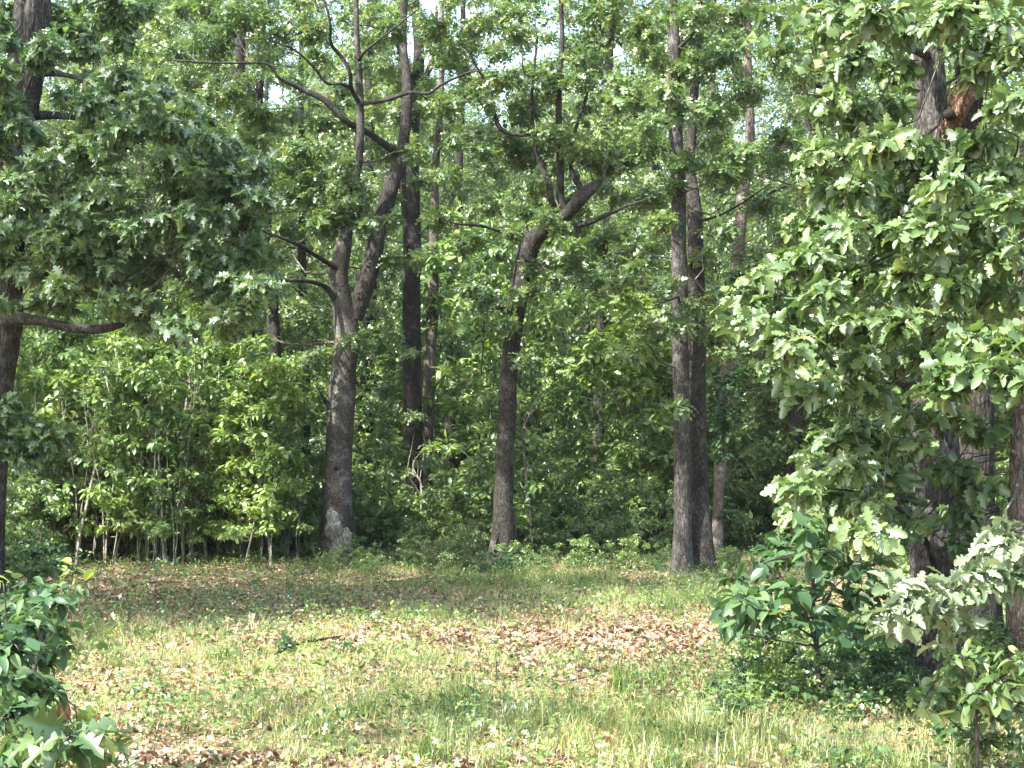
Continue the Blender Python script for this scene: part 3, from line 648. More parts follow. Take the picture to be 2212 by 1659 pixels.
# ================================================================== right-hand oaks, close
def right_trees():
    global rng
    rng = np.random.RandomState(57)
    # big furrowed trunk
    Y = 10.8
    b = at(2008, 1500, Y); base = (b[0], b[1], 0)
    r = root('oak_tree', 'big furrowed grey oak on the right with broad bright lobed leaves and rotten hollow stub', 'tree', base)
    g = Geo()
    P, R = path_from_px([(2006, 1502, Y, 128), (2010, 1420, Y, 118), (2016, 1300, Y, 110), (2020, 1180, Y, 106), (2022, 1050, Y, 100), (2020, 900, Y, 96), (2018, 700, Y, 90), (2016, 500, Y, 84), (2013, 300, Y, 76), (2008, 150, Y, 66), (2000, 0, Y, 62), (1996, -300, Y, 54), (2000, -900, Y, 40), (2010, -1700, Y, 16)])
    tp, tr = tube(g, P, R, sides=110, step=.025, rough=.05, ridge=.014, rfreq=26, flare=.22, seed=9)
    g.obj('trunk', B_GREY, r, origin=base)
    nd = Nodes(tp, tr)
    # hollow, rotten stub with a dark hole
    g = Geo(); c0 = at(2035, 300, Y - .05); c1 = at(2058, 255, Y - .2); c2 = at(2078, 205, Y - .25); c3 = at(2092, 165, Y - .25)
    tube(g, [c0, c1, c2, c3], [.055, .065, .07, .02], sides=30, step=.012, rough=.9, ridge=.03, rfreq=20, seed=4, wob=.02)
    g.obj('rotten_stub', B_ROT, r, origin=base)['label'] = 'rotten brown broken stub with a dark hole'
    g = Geo(); h = at(2052, 250, Y - .29)
    tube(g, [h + [0, .05, .03], h, h + [0, -.012, -.004]], [.033, .038, .030], sides=14, step=.02, rough=.2, seed=6)
    g.obj('hole', B_BLACK, r, origin=base)  # near-black plug, its colour stands in for the shade inside the hole
    limbs(r, base, [
        [(2010, 700, Y, 30), (1960, 640, Y - .5, 16), (1900, 592, Y - .9, 10), (1800, 582, Y - 1.2, 7), (1700, 590, Y - 1.4, 5), (1640, 600, Y - 1.4, 3)],
        [(2010, 850, Y, 26), (1985, 835, Y - .6, 13), (1930, 828, Y - 1, 9), (1850, 800, Y - 1.2, 6), (1760, 770, Y - 1.3, 3)],
        [(2030, 900, Y, 18), (1980, 880, Y - .4, 8), (1900, 860, Y - .6, 5), (1850, 850, Y - .7, 3)],
        [(2010, 350, Y, 30), (1960, 300, Y - .6, 14), (1890, 290, Y - 1, 9), (1820, 330, Y - 1.3, 6), (1770, 380, Y - 1.4, 3)],
        [(2008, 120, Y, 24), (1950, 110, Y - .5, 12), (1880, 90, Y - .8, 8), (1780, 110, Y - 1, 4)],
        [(2030, 1250, Y, 20), (1990, 1150, Y - .7, 10), (1930, 1090, Y - 1.2, 8), (1850, 1060, Y - 1.5, 5), (1760, 1050, Y - 1.6, 3)],
        [(2040, 420, Y, 26), (2100, 380, Y - .8, 14), (2180, 380, Y - 1.2, 9), (2260, 400, Y - 1.4, 5)]], B_DARK, nd=nd)
    for k in range(26):     # dead grey twigs fanning from the shaded trunk
        y0 = rng.uniform(980, 1290); x0 = rng.uniform(2050, 2110); L = rng.uniform(70, 170); a = rng.uniform(-.5, .35)
        gg = g = Geo() if k == 0 else gg
        q = [at(x0, y0, Y - .3), at(x0 + L * .5, y0 + a * L * .4 - 8, Y - .6), at(x0 + L, y0 + a * L + 6, Y - .8)]
        tube(g, q, [.006, .004, .0018], sides=4, step=.08, wob=.02, cap=False, seed=k)
    gg.obj('dead_twigs', B_TWIG, r, origin=base)
    A = 9.2
    spec = [(1800, 50, 60), (1880, 40, 65), (1960, 60, 60), (2050, 40, 65), (2140, 60, 60), (1840, 130, 55), (1930, 150, 60), (2120, 150, 55), (2180, 120, 50), (2200, 220, 50, 8.4),
            (1790, 220, 40), (1850, 240, 55), (1930, 230, 45, 9.8), (1900, 310, 60), (1800, 320, 50), (1960, 340, 35), (2120, 300, 45), (2160, 370, 50), (1850, 400, 60), (1940, 430, 60), (1790, 410, 45), (2030, 400, 42), (2100, 430, 55), (2190, 450, 50),
            (1900, 500, 60), (2000, 500, 60), (1820, 500, 55), (2080, 530, 60), (2160, 550, 55), (1760, 560, 50), (1690, 570, 42), (1640, 600, 32), (1700, 640, 50), (1780, 640, 55), (1860, 590, 55), (1950, 600, 60), (2040, 620, 60), (2130, 650, 60), (2200, 640, 45),
            (1660, 660, 36), (1760, 710, 50), (1840, 690, 55), (1930, 700, 60), (2020, 710, 60), (2100, 740, 55, 8.3), (2180, 740, 50, 8.2), (1700, 740, 42), (1780, 780, 48), (1860, 770, 50), (1950, 790, 50), (2060, 800, 48, 8.2), (2140, 800, 48, 8.1), (1680, 790, 30), (1820, 830, 34), (1900, 850, 34), (2040, 845, 30, 8.4), (2200, 830, 36, 8),
            (1860, 920, 36), (1800, 950, 45), (1900, 960, 50), (1760, 1000, 45), (1840, 1010, 50), (1930, 1020, 50), (1730, 1050, 42), (1800, 1070, 50), (1880, 1080, 52), (1935, 1080, 34), (1720, 1110, 34), (1790, 1130, 45), (1870, 1150, 45), (1980, 960, 26),
            (2060, 1010, 40, 10), (2110, 1050, 40, 10), (2080, 1110, 40, 10)]
    spec += [(2010, 370, 36, 9.6), (2060, 350, 36, 9.6), (1990, 450, 42, 9.4), (2060, 470, 44, 9.2), (2010, 560, 42, 9.3), (2090, 600, 40, 9.2), (1990, 660, 40, 9.2), (2060, 680, 40, 9), (2000, 760, 44, 9), (2130, 480, 40, 9), (2080, 90, 44, 9.4), (2010, 40, 36, 9.6), (1980, 330, 30, 9.6), (1760, 340, 36), (1740, 480, 30), (1600, 640, 22), (1630, 700, 26), (1740, 830, 24), (1990, 900, 28, 9.6), (2060, 900, 32, 9.6), (2120, 930, 32, 9.8), (2090, 1180, 30, 9.9), (2130, 1220, 30, 9.9), (1990, 1130, 18, 9.6)]
    cl = K(spec, A, dy=.32, n=25, ar=.75)
    build_foliage(r, cl, L_WHITE, M_WHITE, .088, nd, None, nper=6, origin=base, singles=300, tilt=.6, twig_all=True)
    top = auto_clumps(tp, 24, (5.6, 9.5), 2.6, .7, 30)
    build_foliage(r, top, L_FARO, M_WHITE, .15, tp, tr, origin=base, name='upper_crown', nper=6)

    # darker trunk right behind it, black foot
    rng = np.random.RandomState(58); Y = 12.0
    b = at(2125, 1450, Y); base = (b[0], b[1], 0)
    r = root('oak_tree', 'dark oak with a black foot just behind and right of the big furrowed grey oak', 'tree', base)
    g = Geo()
    P, R = path_from_px([(2126, 1455, Y, 96), (2120, 1380, Y, 86), (2114, 1280, Y, 84), (2108, 1150, Y, 84), (2106, 1000, Y, 84), (2106, 850, Y, 80), (2100, 600, Y, 72), (2095, 300, Y, 60), (2090, 0, Y, 52), (2095, -500, Y, 40), (2100, -1100, Y, 14)])
    tp, tr = tube(g, P, R, sides=90, step=.03, rough=.06, ridge=.014, rfreq=24, flare=.2, seed=19)
    g.obj('trunk', B_DARK, r, origin=base)
    g = Geo(); P, R = path_from_px([(2127, 1456, Y, 100), (2122, 1380, Y, 90), (2118, 1310, Y, 87), (2116, 1270, Y, 80)])
    tube(g, P, np.array(R) + .004, sides=60, step=.03, rough=.06, ridge=.014, rfreq=24, flare=.2, seed=19)
    g.obj('black_foot', B_BLACK, r, origin=base)  # near-black sleeve round the lowest part of the trunk
    top = auto_clumps(tp, 24, (4.6, 9.0), 2.6, .7, 30)
    build_foliage(r, top, L_FARO, M_OAK, .15, tp, tr, origin=base, nper=6)

    # right-edge oak whose sprays hang into view
    rng = np.random.RandomState(59); Y = 9.8
    b = at(2212, 1520, Y); base = (b[0], b[1], 0)
    r = root('oak_tree', 'brown-barked oak cut by the right edge with pale green leaf sprays hanging low', 'tree', base)
    g = Geo()
    P, R = path_from_px([(2216, 1530, Y, 84), (2212, 1400, Y, 74), (2212, 1200, Y, 70), (2216, 1000, Y, 68), (2222, 800, Y, 66), (2240, 400, Y, 62), (2250, 0, Y, 56), (2260, -700, Y, 40), (2260, -1300, Y, 14)])
    tp, tr = tube(g, P, R, sides=80, step=.03, rough=.06, ridge=.012, rfreq=24, flare=.2, seed=29)
    g.obj('trunk', B_TAN, r, origin=base)
    limbs(r, base, [
        [(2212, 1130, Y, 8), (2150, 1190, Y - 1.2, 6), (2100, 1240, Y - 1.9, 6), (2030, 1268, Y - 2.3, 5), (1960, 1290, Y - 2.5, 4), (1905, 1320, Y - 2.6, 2)],
        [(2100, 1240, Y - 1.9, 5), (2070, 1300, Y - 2.1, 4), (2060, 1350, Y - 2.2, 2)],
        [(2212, 1000, Y, 7), (2190, 1080, Y - 1.3, 5), (2160, 1160, Y - 2, 3)]], B_TWIG)
    cl = K([(1990, 1265, 22, 7.4), (1945, 1290, 26, 7.3), (2060, 1275, 30, 7.6), (1900, 1325, 20, 7.2), (2075, 1360, 26, 7.6), (2040, 1320, 22, 7.5), (1950, 1320, 16, 7.3), (2150, 1180, 24, 7.8), (2190, 1150, 28, 8), (2140, 1240, 20, 7.7), (2205, 1240, 26, 7.8), (2110, 1240, 16, 7.7)], 7.5, dy=.12, n=6, ar=.55)
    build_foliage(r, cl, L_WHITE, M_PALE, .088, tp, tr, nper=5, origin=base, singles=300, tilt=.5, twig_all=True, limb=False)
    top = auto_clumps(tp, 20, (5.0, 8.5), 2.2, .7, 30)
    build_foliage(r, top, L_FARO, M_WHITE, .15, tp, tr, origin=base, name='upper_crown', nper=6)
right_trees()

# ================================================================== near saplings and bushes
def near_plant(name, label, cat, seed, base_px, stems, clumps, tmpl, mat, size, n_single=300, nper=5, stem_mat=None, dead=(), extra_fresh=None, dy=.15, n=8, ar=.75, group=None):
    global rng
    rng = np.random.RandomState(seed)
    b = at(*base_px); base = (b[0], b[1], float(gz(b[0], b[1])))
    r = root(name, label, cat, base, group)
    for s in stems:
        P, R = path_from_px(s); g = Geo(); tube(g, P, R, sides=7, step=.05, wob=.006, rough=.1, seed=len(s)); g.obj('stem', stem_mat or B_TWIG, r, origin=base)
    cl = K(clumps, base_px[2], dy=dy, n=n, ar=ar)
    Ps = [at(s[k][0], s[k][1], s[k][2]) for s in stems for k in range(len(s))]
    build_foliage(r, cl, tmpl, mat, size, origin=base, singles=n_single, nper=nper, twig_all=True, limb=False, tilt=.42, name='foliage')
    g = Geo()      # twigs joining each clump to its nearest stem joint
    A = []; B = []
    for c, _, _ in cl:
        d = [np.linalg.norm(np.asarray(c) - p) + (.3 if p[2] > c[2] else 0) for p in Ps]; A.append(Ps[int(np.argmin(d))]); B.append(np.asarray(c))
    twigs(g, np.array(A), np.array(B), .004, .002); g.obj('side_shoots', stem_mat or B_TWIG, r, origin=base)
    if extra_fresh:
        cl2 = K(extra_fresh, base_px[2], dy=.05, n=3, ar=.8)
        build_foliage(r, cl2, tmpl, M_FRESH, size * .8, origin=base, nper=3, twig_all=True, limb=False, tilt=.4, name='young_leaves')
    for px, py, Y in dead:
        g = Geo(); p = at(px, py, Y); V = []
        add_leaves(g, L_DEAD, np.array([p, p + [.012, .01, -.03]]), leaf_frames(np.array([[.12, -.2, -1], [-.25, .1, -1.]]), np.array([[1, -.4, 0], [.2, -1, .2]])), np.array([.13, .11]))
        g.obj('dead_curled_leaf', M_DEADL, r, origin=base)
    return r

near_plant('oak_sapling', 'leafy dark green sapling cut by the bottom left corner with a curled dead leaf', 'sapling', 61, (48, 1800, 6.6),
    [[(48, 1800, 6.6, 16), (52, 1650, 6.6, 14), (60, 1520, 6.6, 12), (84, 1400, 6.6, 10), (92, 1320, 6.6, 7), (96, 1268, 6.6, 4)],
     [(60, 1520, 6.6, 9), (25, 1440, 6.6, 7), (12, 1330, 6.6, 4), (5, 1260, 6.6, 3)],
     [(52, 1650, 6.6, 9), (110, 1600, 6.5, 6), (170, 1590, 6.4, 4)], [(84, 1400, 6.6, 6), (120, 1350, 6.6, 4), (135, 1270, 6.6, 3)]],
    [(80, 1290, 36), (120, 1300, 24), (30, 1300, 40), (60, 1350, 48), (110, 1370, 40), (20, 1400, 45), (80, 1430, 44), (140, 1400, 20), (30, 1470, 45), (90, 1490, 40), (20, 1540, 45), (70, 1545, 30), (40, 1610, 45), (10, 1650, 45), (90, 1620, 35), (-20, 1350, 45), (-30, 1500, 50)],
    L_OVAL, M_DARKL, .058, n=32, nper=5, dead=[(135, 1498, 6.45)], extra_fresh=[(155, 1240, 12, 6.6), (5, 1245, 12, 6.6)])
near_plant('oak_sapling', 'low yellow-green lobed oak shoot by the foot of the bottom left sapling', 'sapling', 62, (110, 1760, 6.5),
    [[(110, 1760, 6.5, 8), (125, 1660, 6.5, 6), (155, 1600, 6.45, 4)]],
    [(150, 1590, 36), (110, 1640, 32), (195, 1605, 16), (100, 1575, 28)], L_RED, M_OAK, .12, n=6, nper=4, extra_fresh=[(175, 1590, 22, 6.4)])
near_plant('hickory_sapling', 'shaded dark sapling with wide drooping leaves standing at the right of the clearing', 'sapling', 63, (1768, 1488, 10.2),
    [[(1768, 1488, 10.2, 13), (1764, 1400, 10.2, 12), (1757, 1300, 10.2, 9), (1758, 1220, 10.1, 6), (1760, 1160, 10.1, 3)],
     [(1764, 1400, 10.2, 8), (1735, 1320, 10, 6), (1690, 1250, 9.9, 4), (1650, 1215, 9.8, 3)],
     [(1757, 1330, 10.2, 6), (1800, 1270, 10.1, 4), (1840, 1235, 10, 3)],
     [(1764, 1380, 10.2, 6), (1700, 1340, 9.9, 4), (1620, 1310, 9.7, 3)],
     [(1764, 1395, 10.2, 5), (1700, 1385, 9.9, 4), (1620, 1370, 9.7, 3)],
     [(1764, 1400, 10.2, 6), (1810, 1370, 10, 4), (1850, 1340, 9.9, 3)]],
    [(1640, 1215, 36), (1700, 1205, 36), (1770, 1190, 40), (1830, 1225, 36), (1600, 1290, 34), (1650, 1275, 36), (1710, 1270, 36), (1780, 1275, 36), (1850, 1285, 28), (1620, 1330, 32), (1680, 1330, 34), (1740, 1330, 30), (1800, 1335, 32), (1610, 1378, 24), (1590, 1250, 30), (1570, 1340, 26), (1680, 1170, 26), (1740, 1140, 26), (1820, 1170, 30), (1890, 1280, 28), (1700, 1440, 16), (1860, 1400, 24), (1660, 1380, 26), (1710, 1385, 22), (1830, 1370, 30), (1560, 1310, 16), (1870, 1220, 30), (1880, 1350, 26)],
    L_OVAL, M_DARKL, .10, n=6, nper=4, ar=.35, dy=.35, n_single=300)  # dark leaf colour stands in for the shade over this sapling
near_plant('oak_sapling', 'light green leafy shoots rising in the bottom right corner below the pale hanging spray', 'sapling', 64, (2110, 1680, 7.6),
    [[(2110, 1680, 7.6, 10), (2105, 1560, 7.6, 8), (2080, 1470, 7.6, 6), (2070, 1380, 7.6, 3)],
     [(2105, 1560, 7.6, 7), (2150, 1500, 7.6, 5), (2190, 1440, 7.6, 3)], [(2105, 1600, 7.6, 6), (2040, 1540, 7.5, 4), (2010, 1500, 7.5, 2)]],
    [(2080, 1420, 16), (2060, 1450, 22), (2100, 1450, 22), (2020, 1500, 26), (2060, 1510, 30), (2110, 1500, 34), (2160, 1470, 34), (2200, 1430, 34), (2140, 1540, 34), (2190, 1520, 36), (2060, 1570, 24), (2190, 1590, 36), (2120, 1600, 26)],
    L_OVAL, M_OAK, .064, n=12, nper=5)

# ------------------------------------------------------------------ prototypes that are copied
def copy_tree(o, parent=None):
    c = o.copy(); COL.objects.link(c); c.parent = parent
    for ch in o.children:
        if ch.name in COL.objects: pass
        copy_tree(ch, c)
    return c

class Proto:
    def __init__(s, build): s.b = build; s.root = None
def put(proto, x, y, rz, sc_, label, group=None, sink=.05):
    if not proto.get('used'):
        o = proto['root']; proto['used'] = True
    else: o = copy_tree(proto['root'])
    o.location = (x, y, float(gz(x, y)) - sink); o.rotation_euler = (rng.normal(0, .02), rng.normal(0, .02), rz); o.scale = (sc_, sc_, sc_ * rng.uniform(.92, 1.1))
    o['label'] = label
    if group: o['group'] = group
    elif 'group' in o.keys(): del o['group']
    return o

def proto_tree(seed, H, hb, rad, mat, barkm, size=.13, ncl=58, nt=44, tmpl=L_FARO, stemr=.19, name='oak_tree'):
    global rng
    rng = np.random.RandomState(seed)
    r = root(name, 'x', 'tree', (0, 0, 0)); n = 9
    zs = np.linspace(-.1, H, n); xy = np.cumsum(rng.normal(0, .16, (n, 2)), 0) * np.linspace(0, 1, n)[:, None]
    P = np.column_stack([xy, zs]); R = stemr * (1 - np.linspace(0, 1, n) ** 1.3 * .92)
    g = Geo(); tp, tr = tube(g, P, R, sides=12, step=.3, rough=.08, ridge=.004, flare=.3, seed=seed); g.obj('trunk', barkm, r)
    cl = auto_clumps(tp, ncl, (hb, H + .3), rad, .9, nt)
    build_foliage(r, cl, tmpl, mat, size, tp, tr, nper=7)
    return {'root': r}
PT = [proto_tree(201, 17, 2.4, 3.0, M_FAR, B_DARK), proto_tree(202, 15, 3.2, 3.2, M_OAK, B_GREY), proto_tree(203, 18.5, 4.0, 2.8, M_FAR, B_DARK, stemr=.16),
      proto_tree(204, 13, 1.6, 3.1, M_UNDER, B_DARK, size=.15, stemr=.12), proto_tree(205, 16, 2.8, 3.6, M_OAK, B_DARK), proto_tree(206, 16, 6.5, 2.6, M_FAR, B_DARK, ncl=34, nt=34, stemr=.15)]

def proto_shrub(seed, H, rad, mat, barkm, nst, ncl, nt, size, tmpl, name, cat, low=.25, cr=.33):
    global rng
    rng = np.random.RandomState(seed)
    r = root(name, 'x', cat, (0, 0, 0)); tps = []
    for k in range(nst):
        a = rng.rand() * 6.28; d = rad * rng.uniform(.1, .75); h = H * rng.uniform(.75, 1.0); lean = rng.normal(0, .06 * h, 2)
        P = [(0.05 * math.cos(a), .05 * math.sin(a), -.05), (d * .45 * math.cos(a) + lean[0] * .3, d * .45 * math.sin(a), h * .35), (d * .8 * math.cos(a) + lean[0], d * .8 * math.sin(a) + lean[1], h * .7), (d * math.cos(a) + lean[0] * 1.3, d * math.sin(a) + lean[1] * 1.3, h)]
        r0 = .005 + .0024 * H * rng.uniform(.7, 1.2); g = Geo(); tp, tr = tube(g, P, [r0, r0 * .8, r0 * .55, r0 * .25], sides=6, step=.2, wob=.03, seed=seed + k)
        g.obj('stem', barkm, r); tps.append((tp, tr))
    cl = []
    for i in range(ncl):
        tp, tr = tps[i % nst]; z = H * rng.uniform(low, 1.0); kk = int(np.argmin(np.abs(tp[:, 2] - z))); a = rng.rand() * 6.28; q = rad * .8 * rng.rand() ** .5
        c = tp[kk] + [q * math.cos(a), q * math.sin(a), 0]; c[2] = z; s = cr * rng.uniform(.7, 1.3); cl.append((c, (s, s, s * .7), int(nt * (s / cr) ** 2)))
    tp = np.vstack([t[0] for t in tps]); tr = np.concatenate([t[1] for t in tps])
    build_foliage(r, cl, tmpl, mat, size, tp, tr, nper=6, name='foliage', twig_mat=barkm)
    return {'root': r}
PT.append(proto_tree(207, 13, 5.5, 2.8, M_OAK, B_DARK, ncl=17, nt=26, stemr=.13))
PS = [proto_shrub(211, 4.2, .9, M_UNDER, B_TWIG, 2, 34, 12, .105, L_ELL, 'understory_sapling', 'sapling', low=.2),
      proto_shrub(212, 3.3, .85, M_FRESH, B_PALE, 2, 60, 15, .10, L_ELL, 'understory_sapling', 'sapling', low=.18, cr=.3),
      proto_shrub(213, 5.8, 1.2, M_OAK, B_TWIG, 1, 46, 13, .115, L_LOBE, 'understory_sapling', 'sapling', low=.15, cr=.42),
      proto_shrub(214, 5.0, 1.1, M_UNDER, B_TWIG, 2, 40, 13, .10, L_ELL, 'understory_sapling', 'sapling', low=.12, cr=.4),
      proto_shrub(218, 3.9, .8, M_UNDER, B_TWIG, 3, 30, 11, .10, L_ELL, 'understory_sapling', 'sapling', low=.2, cr=.3)]
PW = proto_shrub(220, 2.9, .28, M_UNDER, B_PALE, 2, 9, 6, .085, L_ELL, 'understory_sapling', 'sapling', low=.35, cr=.2)
PW2 = proto_shrub(221, 1.7, .2, M_FRESH, B_TWIG, 2, 5, 6, .08, L_ELL, 'understory_sapling', 'sapling', low=.4, cr=.16)
PB = [proto_shrub(215, 1.2, .65, M_UNDER, B_TWIG, 5, 26, 12, .075, L_ELL, 'bush', 'bush', low=.12, cr=.22),
      proto_shrub(216, .8, .6, M_DARKL, B_TWIG, 6, 22, 12, .07, L_ELL, 'bush', 'bush', low=.1, cr=.18),
      proto_shrub(217, 1.6, .7, M_OAK, B_TWIG, 4, 30, 12, .085, L_LOBE, 'bush', 'bush', low=.1, cr=.25)]

# ---- far and middle wood
rng = np.random.RandomState(300)
taken = []
def free(x, y, d):
    for a, b in taken:
        if (a - x) ** 2 + (b - y) ** 2 < d * d: return False
    taken.append((x, y)); return True
y = 32.0
while y < 118:
    stp = 7.2 if y < 50 else 4.1; x = -(.36 * y + 5) + rng.rand() * stp
    while x < .36 * y + 5:
        xx, yy = x + rng.uniform(-1.3, 1.3), y + rng.uniform(-1.5, 1.5)
        put(PT[rng.randint(5) if yy > 50 else [0, 2, 5, 5][rng.randint(4)]], xx, yy, rng.rand() * 6.28, rng.uniform(.8, 1.12), 'leafy oak of the closed wood behind the clearing', 'oaks of the closed wood behind the clearing')
        x += stp
    y += stp
# ---- shade trees outside the frame on the sunny side
for x, y_, s, k in [(-9.2, 9.6, 1.0, 5), (-7.4, 3.0, .9, 6), (-12.0, 13.0, 1.0, 0), (-15, 18, 1.0, 2), (-13.5, 9.5, .95, 2), (-14, 23, 1, 0), (-17, 28, 1, 4), (9.5, 15.5, 1, 1), (10.5, 21, 1, 2), (8.5, 26, .95, 3), (-19, 21, 1, 2), (12.5, 10, 1, 4)]:
    put(PT[k], x, y_, rng.rand() * 6.28, s, 'oak standing beside the clearing outside the picture', 'oaks beside the clearing outside the picture')

# ---- understorey: tall saplings 26 - 50 m
rng = np.random.RandomState(301); taken = []
cnt = 0
while cnt < 185:
    yy = 25.5 + 28 * rng.rand() ** 1.2; xx = rng.uniform(-1, 1) * (.34 * yy + 1)
    if blocks(xx, yy, 95) or not free(xx, yy, 1.05): continue
    k = [0, 2, 3, 2, 3, 0, 1][rng.randint(7)]
    put(PS[k], xx, yy, rng.rand() * 6.28, rng.uniform(.75, 1.35), 'leafy sapling of the undergrowth between the trunks', 'saplings of the undergrowth between the trunks'); cnt += 1
# ---- bright thicket on the left
taken = []; cnt = 0
while cnt < 36:
    px = rng.uniform(-40, 540); yy = rng.uniform(21.8, 27.5); xx = at(px, 1000, yy)[0]
    if blocks(xx, yy, 60) or not free(xx, yy, .62): continue
    k = [0, 1, 1, 4, 4][rng.randint(5)]
    put(PS[k], xx, yy, rng.rand() * 6.28, rng.uniform(.5, 1.12) * (1 if k != 0 else .9), 'bright thin-stemmed sapling of the thicket at the left edge of the clearing', 'saplings of the left-hand thicket'); cnt += 1
# ---- bushes along the far edge
taken = []; cnt = 0
while cnt < 110:
    px = rng.uniform(-30, 2000); yy = rng.uniform(23.2, 30) if px > 600 else rng.uniform(24.5, 30); xx = at(px, 1000, yy)[0]
    if blocks(xx, yy, 40) or not free(xx, yy, .5): continue
    put(PB[[0, 1, 2, 2, 0][rng.randint(5)]], xx, yy, rng.rand() * 6.28, rng.uniform(.7, 1.25), 'low leafy bush in the shade along the far edge of the clearing', 'bushes along the far edge of the clearing'); cnt += 1
cnt = 0
while cnt < 52:
    px = rng.uniform(-30, 620); yy = rng.uniform(22.9, 28); xx = at(px, 1000, yy)[0]
    if not free(xx, yy, .36): continue
    put(PB[[0, 2, 0][rng.randint(3)]], xx, yy, rng.rand() * 6.28, rng.uniform(.4, 1.15), 'low leafy bush growing under the thicket at the left edge', 'bushes under the left-hand thicket'); cnt += 1
cnt = 0
while cnt < 60:
    px = rng.uniform(60, 640); yy = rng.uniform(21.9, 24); xx = at(px, 1000, yy)[0]
    if not free(xx, yy, .2): continue
    put([PW, PW2][rng.randint(2)], xx, yy, rng.rand() * 6.28, rng.uniform(.7, 1.15), 'thin upright whip of a sapling at the front of the left-hand thicket', 'thin whips at the front of the left-hand thicket'); cnt += 1
for px, yy, k, sc_ in [(880, 27.2, 0, .75), (915, 27.6, 2, .55), (950, 27.0, 0, .8), (860, 28.5, 2, .6), (985, 28, 2, .6), (905, 29, 0, .8), (935, 33, 0, 1.2), (890, 34, 2, 1.2), (600, 30, 0, .9), (640, 30.5, 2, .9), (570, 29, 2, .8), (665, 33.5, 0, 1.2), (976, 38, 2, 1.3), (1540, 26, 0, .8), (1090, 25, 0, .8), (1500, 25, 2, .9), (735, 25.5, 2, .9), (770, 25, 0, .9)]:
    put(PB[k], at(px, 1000, yy)[0], yy, rng.rand() * 6.28, sc_, 'leafy bush at the foot of the second row of trunks', 'bushes at the foot of the second row of trunks')
cnt = 0; taken = []
while cnt < 70:
    yy = rng.uniform(31, 46); xx = rng.uniform(-1, 1) * (.34 * yy + 1)
    if not free(xx, yy, 1.0): continue
    put(PB[rng.randint(3)], xx, yy, rng.rand() * 6.28, rng.uniform(1.0, 1.7), 'leafy bush deep in the undergrowth behind the first trunks', 'bushes deep in the undergrowth'); cnt += 1
cnt = 0; taken = []
while cnt < 64:
    px = rng.uniform(120, 1600); yy = rng.uniform(20.6, 24.0) if px > 700 else rng.uniform(22.5, 25); xx = at(px, 1000, yy)[0]
    if not free(xx, yy, .4): continue
    put(PB[[0, 2, 1][rng.randint(3)]], xx, yy, rng.rand() * 6.28, rng.uniform(.18, .42), 'ankle-high weedy bush where the grass meets the undergrowth', 'weedy bushes where the grass meets the undergrowth'); cnt += 1
# ---- dark bushes under the right-hand oaks
taken = []; cnt = 0
while cnt < 34:
    px = rng.uniform(1560, 2240); yy = rng.uniform(9.4, 13.5); xx = at(px, 1000, yy)[0]
    if px < 1700 and yy > 11: continue
    if not free(xx, yy, .34): continue
    put(PB[[1, 1, 0][rng.randint(3)]], xx, yy, rng.rand() * 6.28, rng.uniform(.25, .42) if px < 1900 else rng.uniform(.32, .6), 'knee-high dark leafy bush in the shade under the right-hand oaks', 'bushes under the right-hand oaks'); cnt += 1
for px, yy, k, s in [(-20, 20.5, 2, .9), (40, 21.5, 0, .9), (110, 22.2, 0, .7), (-40, 18.5, 0, .9), (30, 17.8, 1, .8), (90, 20, 1, .8), (160, 23, 2, .8), (470, 24.6, 0, .8), (560, 25, 0, .9), (610, 24.8, 1, .9)]:
    put(PB[k], at(px, 1000, yy)[0], yy, rng.rand() * 6.28, s, 'bush in front of the bright thicket at the left edge', 'bushes in front of the left-hand thicket')

